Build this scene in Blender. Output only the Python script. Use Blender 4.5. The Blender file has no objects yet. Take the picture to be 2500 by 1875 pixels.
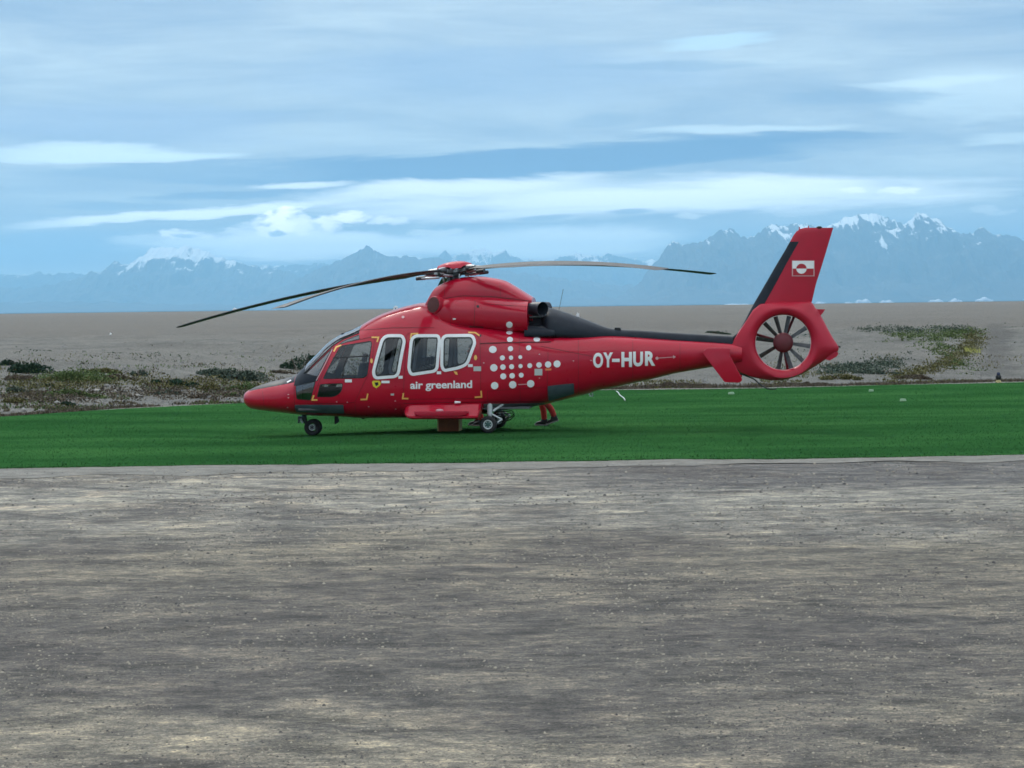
import bpy, bmesh, math, random, bisect
import numpy as np
from mathutils import Matrix, Vector

random.seed(7)
rng = np.random.default_rng(7)
scene = bpy.context.scene
col = scene.collection
R = math.radians

# ------------------------------------------------------------------ camera
CAM_H, FPX, PW, PH = 2.65, 5350.0, 2500.0, 1875.0
PITCH, ROLL = R(2.045), R(-0.71)
cam_mat = Matrix.Translation((0, 0, CAM_H)) @ Matrix.Rotation(math.pi/2 - PITCH, 4, 'X') @ Matrix.Rotation(ROLL, 4, 'Z')
cd = bpy.data.cameras.new('camera')
cam = bpy.data.objects.new('camera', cd)
col.objects.link(cam)
cam.matrix_world = cam_mat
cd.sensor_width = 36.0
cd.lens = 36.0 * FPX / PW
cd.clip_start = 0.1
cd.clip_end = 120000.0
scene.camera = cam

# ------------------------------------------------------------------ render look
scene.view_settings.view_transform = 'Standard'
scene.view_settings.look = 'None'
scene.view_settings.exposure = 0.42
scene.view_settings.gamma = 1.0
scene.view_settings.use_curve_mapping = False
scene.render.engine = 'CYCLES'
cy = scene.cycles
cy.use_denoising = True
cy.use_adaptive_sampling = True
cy.adaptive_threshold = 0.025
cy.adaptive_min_samples = 16
cy.max_bounces = 8
cy.volume_bounces = 3
cy.transparent_max_bounces = 16
cy.sample_clamp_indirect = 6.0
cy.filter_width = 1.6
HAZE_DENS = 1.3/30000.0

# ------------------------------------------------------------------ node helpers
class NT:
    """small helper around a node tree"""
    def __init__(self, tree):
        self.t = tree
        self.n = tree.nodes
        self.l = tree.links
    def node(self, kind, **props):
        nd = self.n.new(kind)
        for k, v in props.items():
            setattr(nd, k, v)
        return nd
    def put(self, sock, val):
        if isinstance(val, bpy.types.NodeSocket):
            self.l.new(val, sock)
        else:
            sock.default_value = val
    def math(self, op, a, b=None, c=None, clamp=False):
        nd = self.node('ShaderNodeMath', operation=op, use_clamp=clamp)
        self.put(nd.inputs[0], a)
        if b is not None: self.put(nd.inputs[1], b)
        if c is not None: self.put(nd.inputs[2], c)
        return nd.outputs[0]
    def mix(self, fac, a, b, mode='MIX'):
        nd = self.node('ShaderNodeMix', data_type='RGBA', blend_type=mode)
        self.put(nd.inputs[0], fac)
        self.put(nd.inputs[6], a)
        self.put(nd.inputs[7], b)
        return nd.outputs[2]
    def noise(self, vec, scale, detail=4.0, rough=0.55, dist=0.0, dims='3D', lac=2.0):
        nd = self.node('ShaderNodeTexNoise', noise_dimensions=dims)
        if vec is not None: self.l.new(vec, nd.inputs['Vector'])
        nd.inputs['Scale'].default_value = scale
        nd.inputs['Detail'].default_value = detail
        nd.inputs['Roughness'].default_value = rough
        nd.inputs['Distortion'].default_value = dist
        nd.inputs['Lacunarity'].default_value = lac
        return nd.outputs[0]
    def step(self, val, lo, hi, a=0.0, b=1.0, smooth=True):
        nd = self.node('ShaderNodeMapRange', interpolation_type='SMOOTHSTEP' if smooth else 'LINEAR')
        self.put(nd.inputs[0], val)
        nd.inputs[1].default_value = lo; nd.inputs[2].default_value = hi
        nd.inputs[3].default_value = a; nd.inputs[4].default_value = b
        return nd.outputs[0]
    def ramp(self, val, stops, interp='LINEAR'):
        nd = self.node('ShaderNodeValToRGB')
        nd.color_ramp.interpolation = interp
        el = nd.color_ramp.elements
        while len(el) < len(stops): el.new(0.5)
        for e, (p, c) in zip(el, stops):
            e.position = p
            e.color = (*c, 1.0) if len(c) == 3 else c
        self.put(nd.inputs[0], val)
        return nd.outputs[0]
    def combine(self, x, y, z):
        nd = self.node('ShaderNodeCombineXYZ')
        for i, v in enumerate((x, y, z)): self.put(nd.inputs[i], v)
        return nd.outputs[0]
    def separate(self, v):
        nd = self.node('ShaderNodeSeparateXYZ')
        self.l.new(v, nd.inputs[0])
        return nd.outputs

def C4(c):
    return (c[0], c[1], c[2], 1.0)

# ------------------------------------------------------------------ world: Nishita sky under broken cloud
SUN_EL, SUN_AZ = R(48), R(-20)      # azimuth measured from +Y (away from the camera) towards +X
world = bpy.data.worlds.new('World')
scene.world = world
world.use_nodes = True
world.cycles.sampling_method = 'MANUAL'
world.cycles.sample_map_resolution = 512
w = NT(world.node_tree)
w.n.clear()
bg = w.node('ShaderNodeBackground')
outw = w.node('ShaderNodeOutputWorld')
w.l.new(bg.outputs[0], outw.inputs[0])
sky = w.node('ShaderNodeTexSky', sky_type='NISHITA')
sky.sun_disc = False
sky.sun_elevation = SUN_EL
sky.sun_rotation = SUN_AZ
sky.air_density = 1.0
sky.dust_density = 0.3
sky.ozone_density = 1.5
tc = w.node('ShaderNodeTexCoord')
dx, dy, dz = w.separate(tc.outputs['Generated'])
zc = w.math('MAXIMUM', dz, 0.0)
az = w.math('ARCTAN2', dx, dy)                       # 0 straight ahead
den = w.math('ADD', zc, 0.035)
plane = w.combine(w.math('DIVIDE', dx, den), w.math('DIVIDE', dy, den), 0.0)
streak = w.combine(w.math('MULTIPLY', az, 6.0), w.math('MULTIPLY', zc, 46.0), 0.0)
clear = w.node('ShaderNodeVectorMath', operation='SCALE')
w.l.new(sky.outputs[0], clear.inputs[0]); clear.inputs['Scale'].default_value = 0.085
# large soft cloud sheets (the deck goes on overhead)
n1 = w.noise(plane, 0.42, 5.0, 0.58, 0.3)
n2 = w.noise(streak, 1.15, 6.0, 0.62, 0.5)
sheet = w.math('ADD', w.math('MULTIPLY', n1, 0.40), w.math('MULTIPLY', n2, 0.60))
deck_low = w.ramp(sheet, [(0.34, (0.235, 0.350, 0.505)), (0.45, (0.325, 0.435, 0.565)), (0.53, (0.405, 0.515, 0.62)), (0.61, (0.50, 0.62, 0.70)), (0.71, (0.68, 0.80, 0.85))])
deck_high = w.ramp(sheet, [(0.33, (0.72, 0.84, 1.00)), (0.55, (1.08, 1.14, 1.18)), (0.70, (1.40, 1.40, 1.40))])
deck = w.mix(w.step(zc, 0.16, 0.55), deck_low, deck_high)
c = w.mix(0.92, clear.outputs[0], deck)
deck_plain = c
puff = w.combine(w.math('MULTIPLY', az, 16.0), w.math('MULTIPLY', zc, 42.0), 3.0)
pf = w.noise(puff, 4.2, 4.0, 0.62, 0.3)
pg2 = w.noise(w.combine(w.math('MULTIPLY', az, 16.0), w.math('MULTIPLY', zc, 42.0), 9.0), 3.6, 4.0, 0.62, 0.3)
sf1 = w.noise(streak, 2.6, 5.0, 0.62, 0.4)
def AE(px, py): return (px-1250)/FPX, (746.5-0.0124*(px-1250)-py)/FPX
def head(px, py, rx, ry, amt, colr, soft=0.5, slope=0.0, kind=0):
    """one cloud: an uneven ellipse in the sky (kind 0 cumulus, 1 frayed streak)"""
    global c
    a0, e0 = AE(px, py); ra, re = rx/FPX, ry/FPX
    na, ne, ka, ke = (pf, pg2, 2.6, 3.2) if kind == 0 else (sf1, n2, 0.8, 5.5)
    da = w.math('DIVIDE', w.math('SUBTRACT', w.math('ADD', az, w.math('MULTIPLY', w.math('SUBTRACT', na, 0.5), ra*ka)), a0), ra)
    ee = w.math('ADD', zc, w.math('MULTIPLY', w.math('SUBTRACT', ne, 0.5), min(re*ke, 0.022)))
    if slope: ee = w.math('SUBTRACT', ee, w.math('MULTIPLY', w.math('SUBTRACT', az, a0), slope))
    de = w.math('DIVIDE', w.math('SUBTRACT', ee, e0), re)
    rr = w.math('ADD', w.math('MULTIPLY', da, da), w.math('MULTIPLY', de, de))
    m = w.step(rr, soft*soft, 1.0, 1.0, 0.0)
    c = w.mix(w.math('MULTIPLY', m, amt), c, C4(colr))
D_, M_, B_, W_ = (0.120, 0.245, 0.43), (0.215, 0.345, 0.51), (0.80, 0.98, 1.02), (1.3, 1.40, 1.36)
for q in ((300, 320, 520, 70, 0.40, (0.36, 0.49, 0.70), 0.3, 0.0), (1250, 190, 700, 90, 0.35, (0.34, 0.49, 0.70), 0.3, 0.0), (2380, 240, 300, 80, 0.50, B_, 0.2, 0.0),
          (1600, 486, 1000, 56, 0.85, (1.40, 1.50, 1.46), 0.15, 0.02), (1300, 398, 880, 46, 0.92, D_, 0.6, 0.042), (1950, 346, 290, 20, 0.70, D_, 0.4, 0.02),
          (310, 384, 400, 22, 0.8, (0.85, 1.05, 1.12), 0.0, -0.01), (480, 424, 420, 30, 0.70, M_, 0.5, 0.0), (740, 452, 150, 11, 0.7, W_, 0.0, 0.02), (640, 476, 340, 13, 0.65, D_, 0.4, 0.02),
          (1120, 456, 460, 26, 0.80, (1.30, 1.40, 1.36), 0.1, 0.05), (300, 503, 220, 15, 0.60, M_, 0.4, 0.01), (480, 524, 500, 19, 0.90, (1.45, 1.56, 1.50), 0.0, 0.075), (120, 610, 300, 56, 0.55, (0.24, 0.44, 0.70), 0.3, 0.0),
          (1760, 108, 170, 20, 0.6, (0.58, 0.84, 0.98), 0.2, 0.04), (1650, 165, 330, 18, 0.45, M_, 0.3, 0.03), (2260, 216, 240, 16, 0.45, B_, 0.0, 0.02), (2110, 254, 270, 20, 0.55, M_, 0.3, 0.0),
          (1480, 296, 120, 24, 0.40, M_, 0.3, 0.06), (1800, 322, 340, 13, 0.55, B_, 0.0, 0.01), (2450, 345, 140, 20, 0.45, B_, 0.0, 0.0), (1540, 520, 70, 10, 0.65, D_, 0.3, 0.03), (1340, 532, 90, 9, 0.60, M_, 0.3, 0.05),
          (1230, 560, 260, 14, 0.5, (0.45, 0.62, 0.78), 0.3, 0.0), (760, 600, 560, 44, 0.75, (1.7, 1.85, 1.85), 0.2, 0.0), (1380, 592, 380, 50, 0.70, (1.5, 1.68, 1.7), 0.2, 0.0)):
    head(*q, kind=1)
for q in ((700, 566, 150, 36, 0.65, (1.4, 1.5, 1.45)), (655, 560, 36, 26, 0.7, (1.75, 1.8, 1.68)), (695, 541, 40, 30, 0.85, (2.1, 2.1, 1.95)), (738, 548, 36, 34, 0.75, (1.75, 1.8, 1.68)),
          (800, 540, 48, 20, 0.75, (1.9, 1.92, 1.8)), (860, 532, 46, 15, 0.8, (2.0, 2.0, 1.88)), (940, 540, 56, 13, 0.6, (1.7, 1.75, 1.66)),
          (682, 570, 26, 10, 0.8, (0.40, 0.58, 0.76)), (440, 576, 76, 14, 0.7, (1.7, 1.75, 1.66)), (465, 578, 36, 7, 0.75, (0.42, 0.60, 0.78)), (330, 590, 60, 12, 0.45, (0.9, 1.05, 1.1)), (1060, 566, 80, 12, 0.5, (1.4, 1.5, 1.46)),
          (2078, 470, 40, 9, 0.6, (1.5, 1.58, 1.55)), (2190, 472, 54, 10, 0.6, (1.5, 1.58, 1.55)), (2400, 520, 60, 14, 0.45, (0.95, 1.05, 1.1)), (1680, 528, 60, 8, 0.6, (1.1, 1.18, 1.2)), (1950, 520, 90, 12, 0.4, (0.95, 1.05, 1.1))):
    head(*q, soft=0.35)
# ground colour below the horizon
c = w.mix(w.step(dz, -0.004, 0.0, 1.0, 0.0), c, (0.30, 0.42, 0.52, 1))
w.l.new(c, bg.inputs[0])
bg.inputs[1].default_value = 1.0
# away from these clouds the plain deck goes on (the same colours, fewer nodes to run)
bg2 = w.node('ShaderNodeBackground')
w.l.new(w.mix(w.step(dz, -0.004, 0.0, 1.0, 0.0), deck_plain, (0.30, 0.42, 0.52, 1)), bg2.inputs[0])
near = w.math('MULTIPLY', w.step(w.math('ABSOLUTE', az), 0.34, 0.42, 1.0, 0.0), w.step(zc, 0.18, 0.24, 1.0, 0.0))
mxs = w.node('ShaderNodeMixShader')
w.l.new(near, mxs.inputs[0]); w.l.new(bg2.outputs[0], mxs.inputs[1]); w.l.new(bg.outputs[0], mxs.inputs[2])
w.l.new(mxs.outputs[0], outw.inputs[0])

# ------------------------------------------------------------------ sun (thin overcast: weak, wide)
sd = bpy.data.lights.new('sun', 'SUN')
sd.energy = 1.5
sd.angle = R(10)
sd.color = (1.0, 0.93, 0.82)
sun = bpy.data.objects.new('sun', sd)
col.objects.link(sun)
sdir = Vector((math.sin(SUN_AZ)*math.cos(SUN_EL), math.cos(SUN_AZ)*math.cos(SUN_EL), math.sin(SUN_EL)))
sun.rotation_euler = sdir.to_track_quat('Z', 'Y').to_euler()
sun.location = (0, 0, 60)

# ------------------------------------------------------------------ geometry helpers
RM = cam_mat.to_3x3()
def ray(px, py):
    return RM @ Vector(((px - PW/2)/FPX, -(py - PH/2)/FPX, -1.0))

def link(name, me, parent=None, mats=()):
    o = bpy.data.objects.new(name, me)
    col.objects.link(o)
    if parent is not None: o.parent = parent
    for m in mats:
        me.materials.append(m)
    return o
def mesh_from(name, verts, faces, parent=None, mats=(), smooth=False, midx=None):
    me = bpy.data.meshes.new(name)
    me.from_pydata([tuple(v) for v in verts], [], [tuple(f) for f in faces])
    me.update()
    if smooth:
        me.polygons.foreach_set('use_smooth', [True]*len(me.polygons))
    o = link(name, me, parent, mats)
    if midx is not None:
        me.polygons.foreach_set('material_index', midx)
    return o
def obj_bm(name, bm, parent=None, mats=(), smooth=False, sharp=None):
    me = bpy.data.meshes.new(name)
    bm.normal_update()
    for f in bm.faces: f.smooth = smooth
    bm.to_mesh(me); bm.free()
    if smooth and sharp is not None:
        me.set_sharp_from_angle(angle=sharp)
    return link(name, me, parent, mats)
def tag(o, label=None, cat=None, group=None, kind=None):
    if label: o['label'] = label
    if cat: o['category'] = cat
    if group: o['group'] = group
    if kind: o['kind'] = kind
    return o
def empty(name, loc=(0, 0, 0), rz=0.0):
    o = bpy.data.objects.new(name, None)
    o.empty_display_size = 0.3
    col.objects.link(o)
    o.location = loc; o.rotation_euler = (0, 0, rz)
    return o

def pchip(xs, ys):
    xs = np.asarray(xs, float); ys = np.asarray(ys, float)
    o = np.argsort(xs, kind='stable'); xs = xs[o]; ys = ys[o]
    h = np.diff(xs); d = np.diff(ys)/h
    m = np.zeros(len(xs))
    m[0], m[-1] = d[0], d[-1]
    for i in range(1, len(xs)-1):
        if d[i-1]*d[i] > 0:
            w1 = 2*h[i]+h[i-1]; w2 = h[i]+2*h[i-1]
            m[i] = (w1+w2)/(w1/d[i-1]+w2/d[i])
    XL = xs.tolist(); YL = ys.tolist(); ML = m.tolist()
    def f(x):
        if isinstance(x, float):
            x = min(max(x, XL[0]), XL[-1])
            i = min(max(bisect.bisect_left(XL, x)-1, 0), len(XL)-2)
            hh = XL[i+1]-XL[i]; t = (x-XL[i])/hh
            return (1+2*t)*(1-t)**2*YL[i] + t*(1-t)**2*hh*ML[i] + t*t*(3-2*t)*YL[i+1] + t*t*(t-1)*hh*ML[i+1]
        x = np.clip(np.asarray(x, float), xs[0], xs[-1])
        i = np.clip(np.searchsorted(xs, x)-1, 0, len(h)-1)
        t = (x-xs[i])/h[i]
        return ((1+2*t)*(1-t)**2*ys[i] + t*(1-t)**2*h[i]*m[i] + t*t*(3-2*t)*ys[i+1] + t*t*(t-1)*h[i]*m[i+1])
    return f

def tube(bm, pts, rad, seg=12, caps=True):
    """a tube through pts; rad a number or a list"""
    pts = [Vector(p) for p in pts]
    if not isinstance(rad, (list, tuple)): rad = [rad]*len(pts)
    rings = []
    up = None
    for i, p in enumerate(pts):
        a = pts[max(i-1, 0)]; b = pts[min(i+1, len(pts)-1)]
        t = (b-a).normalized()
        if up is None:
            up = t.orthogonal().normalized()
        else:
            up = (up - t*up.dot(t)).normalized()
        s = t.cross(up)
        rings.append([bm.verts.new(p + (up*math.cos(2*math.pi*k/seg) + s*math.sin(2*math.pi*k/seg))*rad[i]) for k in range(seg)])
    for r0, r1 in zip(rings, rings[1:]):
        for k in range(seg):
            bm.faces.new((r0[k], r0[(k+1) % seg], r1[(k+1) % seg], r1[k]))
    if caps:
        bm.faces.new(list(reversed(rings[0]))); bm.faces.new(rings[-1])
def box(bm, lo, hi, M=None):
    vs = [bm.verts.new((x, y, z)) for x in (lo[0], hi[0]) for y in (lo[1], hi[1]) for z in (lo[2], hi[2])]
    if M is not None:
        for v in vs: v.co = M @ v.co
    for f in ((0, 1, 3, 2), (4, 6, 7, 5), (0, 4, 5, 1), (2, 3, 7, 6), (0, 2, 6, 4), (1, 5, 7, 3)):
        bm.faces.new([vs[i] for i in f])
    return vs
def bevel(bm, w_, seg=2):
    bmesh.ops.recalc_face_normals(bm, faces=bm.faces[:])
    bmesh.ops.bevel(bm, geom=bm.edges[:], offset=w_, segments=seg, profile=0.6, affect='EDGES', clamp_overlap=True)
def prism(bm, poly, y0, y1):
    """polygon in (x,z) extruded along y"""
    a = [bm.verts.new((x, y0, z)) for x, z in poly]
    b = [bm.verts.new((x, y1, z)) for x, z in poly]
    n = len(poly)
    bm.faces.new(a); bm.faces.new(list(reversed(b)))
    for i in range(n):
        bm.faces.new((a[i], b[i], b[(i+1) % n], a[(i+1) % n]))
    bmesh.ops.recalc_face_normals(bm, faces=bm.faces[:])
def lathe(bm, prof, axis_pt, seg=32, M=None):
    """profile [(radius, y)] turned about the local y axis through axis_pt"""
    rings = []
    ax = Vector(axis_pt)
    for r, y in prof:
        if r < 1e-5:
            v = [bm.verts.new(ax + Vector((0, y, 0)))]
        else:
            v = [bm.verts.new(ax + Vector((r*math.cos(2*math.pi*k/seg), y, r*math.sin(2*math.pi*k/seg)))) for k in range(seg)]
        rings.append(v)
    for a, b in zip(rings, rings[1:]):
        for k in range(seg):
            k2 = (k+1) % seg
            if len(a) == 1 and len(b) == 1: continue
            if len(a) == 1: bm.faces.new((a[0], b[k2], b[k]))
            elif len(b) == 1: bm.faces.new((a[k], a[k2], b[0]))
            else: bm.faces.new((a[k], a[k2], b[k2], b[k]))
    bmesh.ops.recalc_face_normals(bm, faces=bm.faces[:])
def round_poly(pts, r, seg=6):
    out = []
    n = len(pts)
    P = [Vector(p) for p in pts]
    for i in range(n):
        a, b, c_ = P[i-1], P[i], P[(i+1) % n]
        ri = r[i] if isinstance(r, (list, tuple)) else r
        d1 = (a-b); d2 = (c_-b)
        k = min(ri, d1.length*0.48, d2.length*0.48)
        p0 = b + d1.normalized()*k; p1 = b + d2.normalized()*k
        for s in range(seg+1):
            t = s/seg
            q = p0*(1-t)**2 + b*2*t*(1-t) + p1*t*t
            out.append((q.x, q.y))
    return out
def grow(poly, d):
    """offset a convex polygon outwards by d"""
    P = [Vector(p) for p in poly]
    area = sum(P[i-1].x*P[i].y - P[i].x*P[i-1].y for i in range(len(P)))
    sgn = 1 if area > 0 else -1
    out = []
    n = len(P)
    for i in range(n):
        e1 = (P[i]-P[i-1]); e2 = (P[(i+1) % n]-P[i])
        if e1.length < 1e-9 or e2.length < 1e-9:
            e1 = e1 if e1.length > e2.length else e2; e2 = e1
        n1 = Vector((e1.y, -e1.x)).normalized()*sgn; n2 = Vector((e2.y, -e2.x)).normalized()*sgn
        b = (n1+n2)
        b = b/max(b.length_squared/2, 0.4) if b.length > 1e-6 else n1
        q = P[i] + b*d
        out.append((q.x, q.y))
    return out
def inside(poly, x, y):
    r = False
    n = len(poly)
    for i in range(n):
        x1, y1 = poly[i-1]; x2, y2 = poly[i]
        if (y1 > y) != (y2 > y) and x < (x2-x1)*(y-y1)/(y2-y1)+x1:
            r = not r
    return r

# ------------------------------------------------------------------ materials
def material(name, colr, rough=0.5, metal=0.0, coat=0.0, spec=0.5):
    m = bpy.data.materials.new(name)
    m.use_nodes = True
    b = m.node_tree.nodes['Principled BSDF']
    b.inputs['Base Color'].default_value = C4(colr)
    b.inputs['Roughness'].default_value = rough
    b.inputs['Metallic'].default_value = metal
    b.inputs['Coat Weight'].default_value = coat
    b.inputs['Coat Roughness'].default_value = 0.08
    b.inputs['Specular IOR Level'].default_value = spec
    return m
def worn(name, colr, colr2, rough=0.4, scale=3.0, coat=0.0, metal=0.0, bump=0.0, bscale=40.0, spec=0.5, rvar=0.15):
    """paint, rubber or metal with uneven colour, gloss and a little relief"""
    m = material(name, colr, rough, metal, coat, spec)
    g = NT(m.node_tree)
    b = g.n['Principled BSDF']
    tcd = g.node('ShaderNodeTexCoord')
    v = tcd.outputs['Object']
    n = g.noise(v, scale, 6.0, 0.65)
    g.l.new(g.mix(g.step(n, 0.35, 0.68), C4(colr), C4(colr2)), b.inputs['Base Color'])
    n3 = g.noise(v, scale*6, 4.0, 0.6)
    g.l.new(g.math('ADD', rough-rvar/2, g.math('MULTIPLY', n3, rvar)), b.inputs['Roughness'])
    if bump > 0:
        bp = g.node('ShaderNodeBump')
        bp.inputs['Strength'].default_value = 1.0
        bp.inputs['Distance'].default_value = bump
        g.l.new(g.noise(v, bscale, 3.0, 0.5), bp.inputs['Height'])
        g.l.new(bp.outputs[0], b.inputs['Normal'])
    return m
M_RED = worn('red_paint', (0.47, 0.003, 0.026), (0.42, 0.0035, 0.023), 0.30, 1.3, spec=0.25, coat=0.5, bump=0.006, bscale=2.2)
M_RED2 = worn('red_paint_dull', (0.45, 0.008, 0.032), (0.40, 0.010, 0.030), 0.45, 2.0, spec=0.35, coat=0.1, bump=0.003, bscale=3.0)
M_HUBRED = worn('dull_hub_red', (0.13, 0.014, 0.022), (0.10, 0.014, 0.020), 0.6, 4.0)
M_BLACK = worn('black_satin_paint', (0.012, 0.017, 0.026), (0.019, 0.025, 0.035), 0.45, 4.0, spec=0.22, bump=0.003, bscale=4.0)
M_SOOT = worn('soot_black', (0.010, 0.011, 0.013), (0.018, 0.018, 0.02), 0.7, 5.0)
M_GREY = worn('grey_rubber_panel', (0.055, 0.075, 0.095), (0.085, 0.105, 0.125), 0.5, 5.0)
M_BELLY = worn('belly_grey', (0.10, 0.11, 0.11), (0.14, 0.15, 0.14), 0.5, 3.0)
M_WHITE = worn('white_marking', (0.86, 0.86, 0.86), (0.80, 0.80, 0.81), 0.4, 8.0)
M_YEL = worn('yellow_marking', (0.90, 0.52, 0.13), (0.84, 0.47, 0.11), 0.45, 8.0)
M_YEL2 = worn('yellow_sticker', (0.75, 0.62, 0.03), (0.70, 0.56, 0.03), 0.45, 8.0)
M_SEAM = material('seam_dark_red', (0.10, 0.002, 0.006), 0.6)
M_SEAL = material('black_seal', (0.008, 0.008, 0.009), 0.5)
M_LINER = worn('cabin_liner', (0.10, 0.105, 0.11), (0.075, 0.08, 0.085), 0.8, 4.0)
M_SEAT = worn('seat_fabric', (0.020, 0.022, 0.028), (0.03, 0.032, 0.04), 0.85, 20.0)
M_BLADE = worn('rotor_blade_grey', (0.022, 0.025, 0.030), (0.035, 0.04, 0.046), 0.5, 2.0, spec=0.3)
M_STEEL = worn('bare_metal', (0.50, 0.52, 0.53), (0.36, 0.38, 0.40), 0.38, 14.0, metal=0.8)
M_DARKMETAL = worn('dark_metal', (0.05, 0.055, 0.06), (0.09, 0.095, 0.10), 0.4, 10.0, metal=0.6)
M_EXH = worn('burnt_exhaust_metal', (0.028, 0.036, 0.050), (0.045, 0.055, 0.070), 0.5, 8.0, metal=0.3)
M_TYRE = worn('tyre_rubber', (0.012, 0.013, 0.015), (0.022, 0.022, 0.023), 0.75, 10.0)
M_RIM = worn('light_grey_strut_paint', (0.60, 0.66, 0.66), (0.48, 0.53, 0.53), 0.4, 12.0)
M_HUBG = worn('hub_green_grey', (0.05, 0.13, 0.11), (0.03, 0.08, 0.075), 0.45, 20.0)
M_SCREEN = worn('intake_screen', (0.16, 0.055, 0.05), (0.09, 0.035, 0.035), 0.55, 60.0, metal=0.5, bump=0.01, bscale=90)
M_GREYMARK = material('grey_label', (0.50, 0.52, 0.50), 0.5)
M_ORANGE = material('orange_label', (0.75, 0.20, 0.07), 0.5)
M_FLAGRED = material('flag_red', (0.42, 0.015, 0.03), 0.45)
M_PINK = material('fin_flag_border', (0.62, 0.36, 0.38), 0.45)

M_GLASS = bpy.data.materials.new('tinted_glass')
M_GLASS.use_nodes = True
g = NT(M_GLASS.node_tree); g.n.clear()
o_ = g.node('ShaderNodeOutputMaterial')
tr = g.node('ShaderNodeBsdfTransparent'); tr.inputs[0].default_value = (0.72, 0.77, 0.79, 1)
gl = g.node('ShaderNodeBsdfGlossy'); gl.inputs[0].default_value = (0.95, 0.97, 1, 1); gl.inputs['Roughness'].default_value = 0.03
fr = g.node('ShaderNodeFresnel'); fr.inputs[0].default_value = 1.52
mx = g.node('ShaderNodeMixShader')
g.l.new(g.math('MULTIPLY', fr.outputs[0], 1.15, clamp=True), mx.inputs[0]); g.l.new(tr.outputs[0], mx.inputs[1]); g.l.new(gl.outputs[0], mx.inputs[2])
g.l.new(mx.outputs[0], o_.inputs[0])

M_WSGLASS = M_GLASS.copy(); M_WSGLASS.name = 'coated_windscreen_glass'
for nd in M_WSGLASS.node_tree.nodes:
    if nd.type == 'FRESNEL': nd.inputs[0].default_value = 2.1
    if nd.type == 'BSDF_TRANSPARENT': nd.inputs[0].default_value = (0.76, 0.82, 0.86, 1)
# ------------------------------------------------------------------ terrain
LAWN_FAR = pchip([-34, -26, -20, -13.0, -10.6, -7.0, 2.2, 6.2, 16.6, 34], [40, 43, 49.5, 55.6, 59.6, 62.7, 68.8, 68.6, 71.0, 76])
def lawn_near(X):
    return 37.48 + 0.06*np.sin(X*0.9) + 0.05*np.sin(X*2.3+1) + 0.004*np.abs(X) + 0.22*(fbm(np.asarray(X, float)/0.45, 0*np.asarray(X, float)+5.0, 3, 77)-0.5)
def vnoise(x, y, seed=0):
    """smooth value noise"""
    x = np.asarray(x, float); y = np.asarray(y, float)
    xi = np.floor(x).astype(np.int64); yi = np.floor(y).astype(np.int64)
    fx = x-xi; fy = y-yi
    fx = fx*fx*(3-2*fx); fy = fy*fy*(3-2*fy)
    def hsh(a, b):
        h = (a*374761393 + b*668265263 + seed*982451653) & 0xffffffff
        h = ((h ^ (h >> 13))*1274126177) & 0xffffffff
        return ((h ^ (h >> 16)) & 0xffff)/65535.0
    return (hsh(xi, yi)*(1-fx)+hsh(xi+1, yi)*fx)*(1-fy) + (hsh(xi, yi+1)*(1-fx)+hsh(xi+1, yi+1)*fx)*fy
def fbm(x, y, oct=4, seed=0, gain=0.5):
    s = 0; a = 1; t = 0
    for i in range(oct):
        s = s + a*vnoise(np.asarray(x)*2**i, np.asarray(y)*2**i, seed+i); t += a; a *= gain
    return s/t
def sstep(t):
    t = np.clip(t, 0, 1); return t*t*(3-2*t)
def land_z(X, Y):
    X = np.asarray(X, float); Y = np.asarray(Y, float)
    far = LAWN_FAR(X)
    s = Y - far
    bank = 1.42*sstep((s-0.5)/36.0)
    rough_ = (fbm(X/6.0, Y/6.0, 4, 3)-0.5)*0.55*sstep(s/8.0)*(1-sstep((s-45)/60.0)*0.75)
    edge = np.minimum(Y - lawn_near(X), far - Y)
    edge = np.where(np.abs(X) > 33, -1, edge)
    under = -0.26*sstep((edge-0.4)/0.8)
    return -0.045 + bank + rough_ + under
HELI_X, HELI_Y = -1.25, 46.7
def lawn_z(X, Y):
    X = np.asarray(X, float); Y = np.asarray(Y, float)
    dip = -0.085*np.exp(-((X-(-5.05))**2+(Y-47.2)**2)/(2*1.7**2))
    und = (fbm(X/5.0, Y/5.0, 3, 11)-0.5)*0.05*sstep((np.hypot(X-HELI_X, Y-HELI_Y)-2.5)/4.0)
    edge = np.minimum(Y - lawn_near(X), LAWN_FAR(X) - Y)
    return dip + und - 0.05*(1-sstep(edge/0.22))
def ground_at(px, py):
    """the point of the land seen at a pixel"""
    d = ray(px, py)
    t = np.concatenate([np.linspace(30, 140, 700), np.linspace(141, 1500, 1400)])
    z = CAM_H + d.z*t - land_z(d.x*t, d.y*t)
    i = int(np.argmax(z < 0))
    if z[i] >= 0: i = len(t)-1
    return Vector((d.x*t[i], d.y*t[i], float(land_z(d.x*t[i], d.y*t[i]))))

def gridded(name, xs, ys, zf, mats, smooth=True):
    X, Y = np.meshgrid(xs, ys)
    Z = zf(X, Y)
    V = np.stack([X.ravel(), Y.ravel(), Z.ravel()], 1)
    nx = len(xs)
    i = (np.arange(len(ys)-1)[:, None]*nx + np.arange(nx-1)[None, :]).ravel()
    F = np.stack([i, i+1, i+1+nx, i+nx], 1)
    return mesh_from(name, V.tolist(), F.tolist(), None, mats, smooth)

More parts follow.
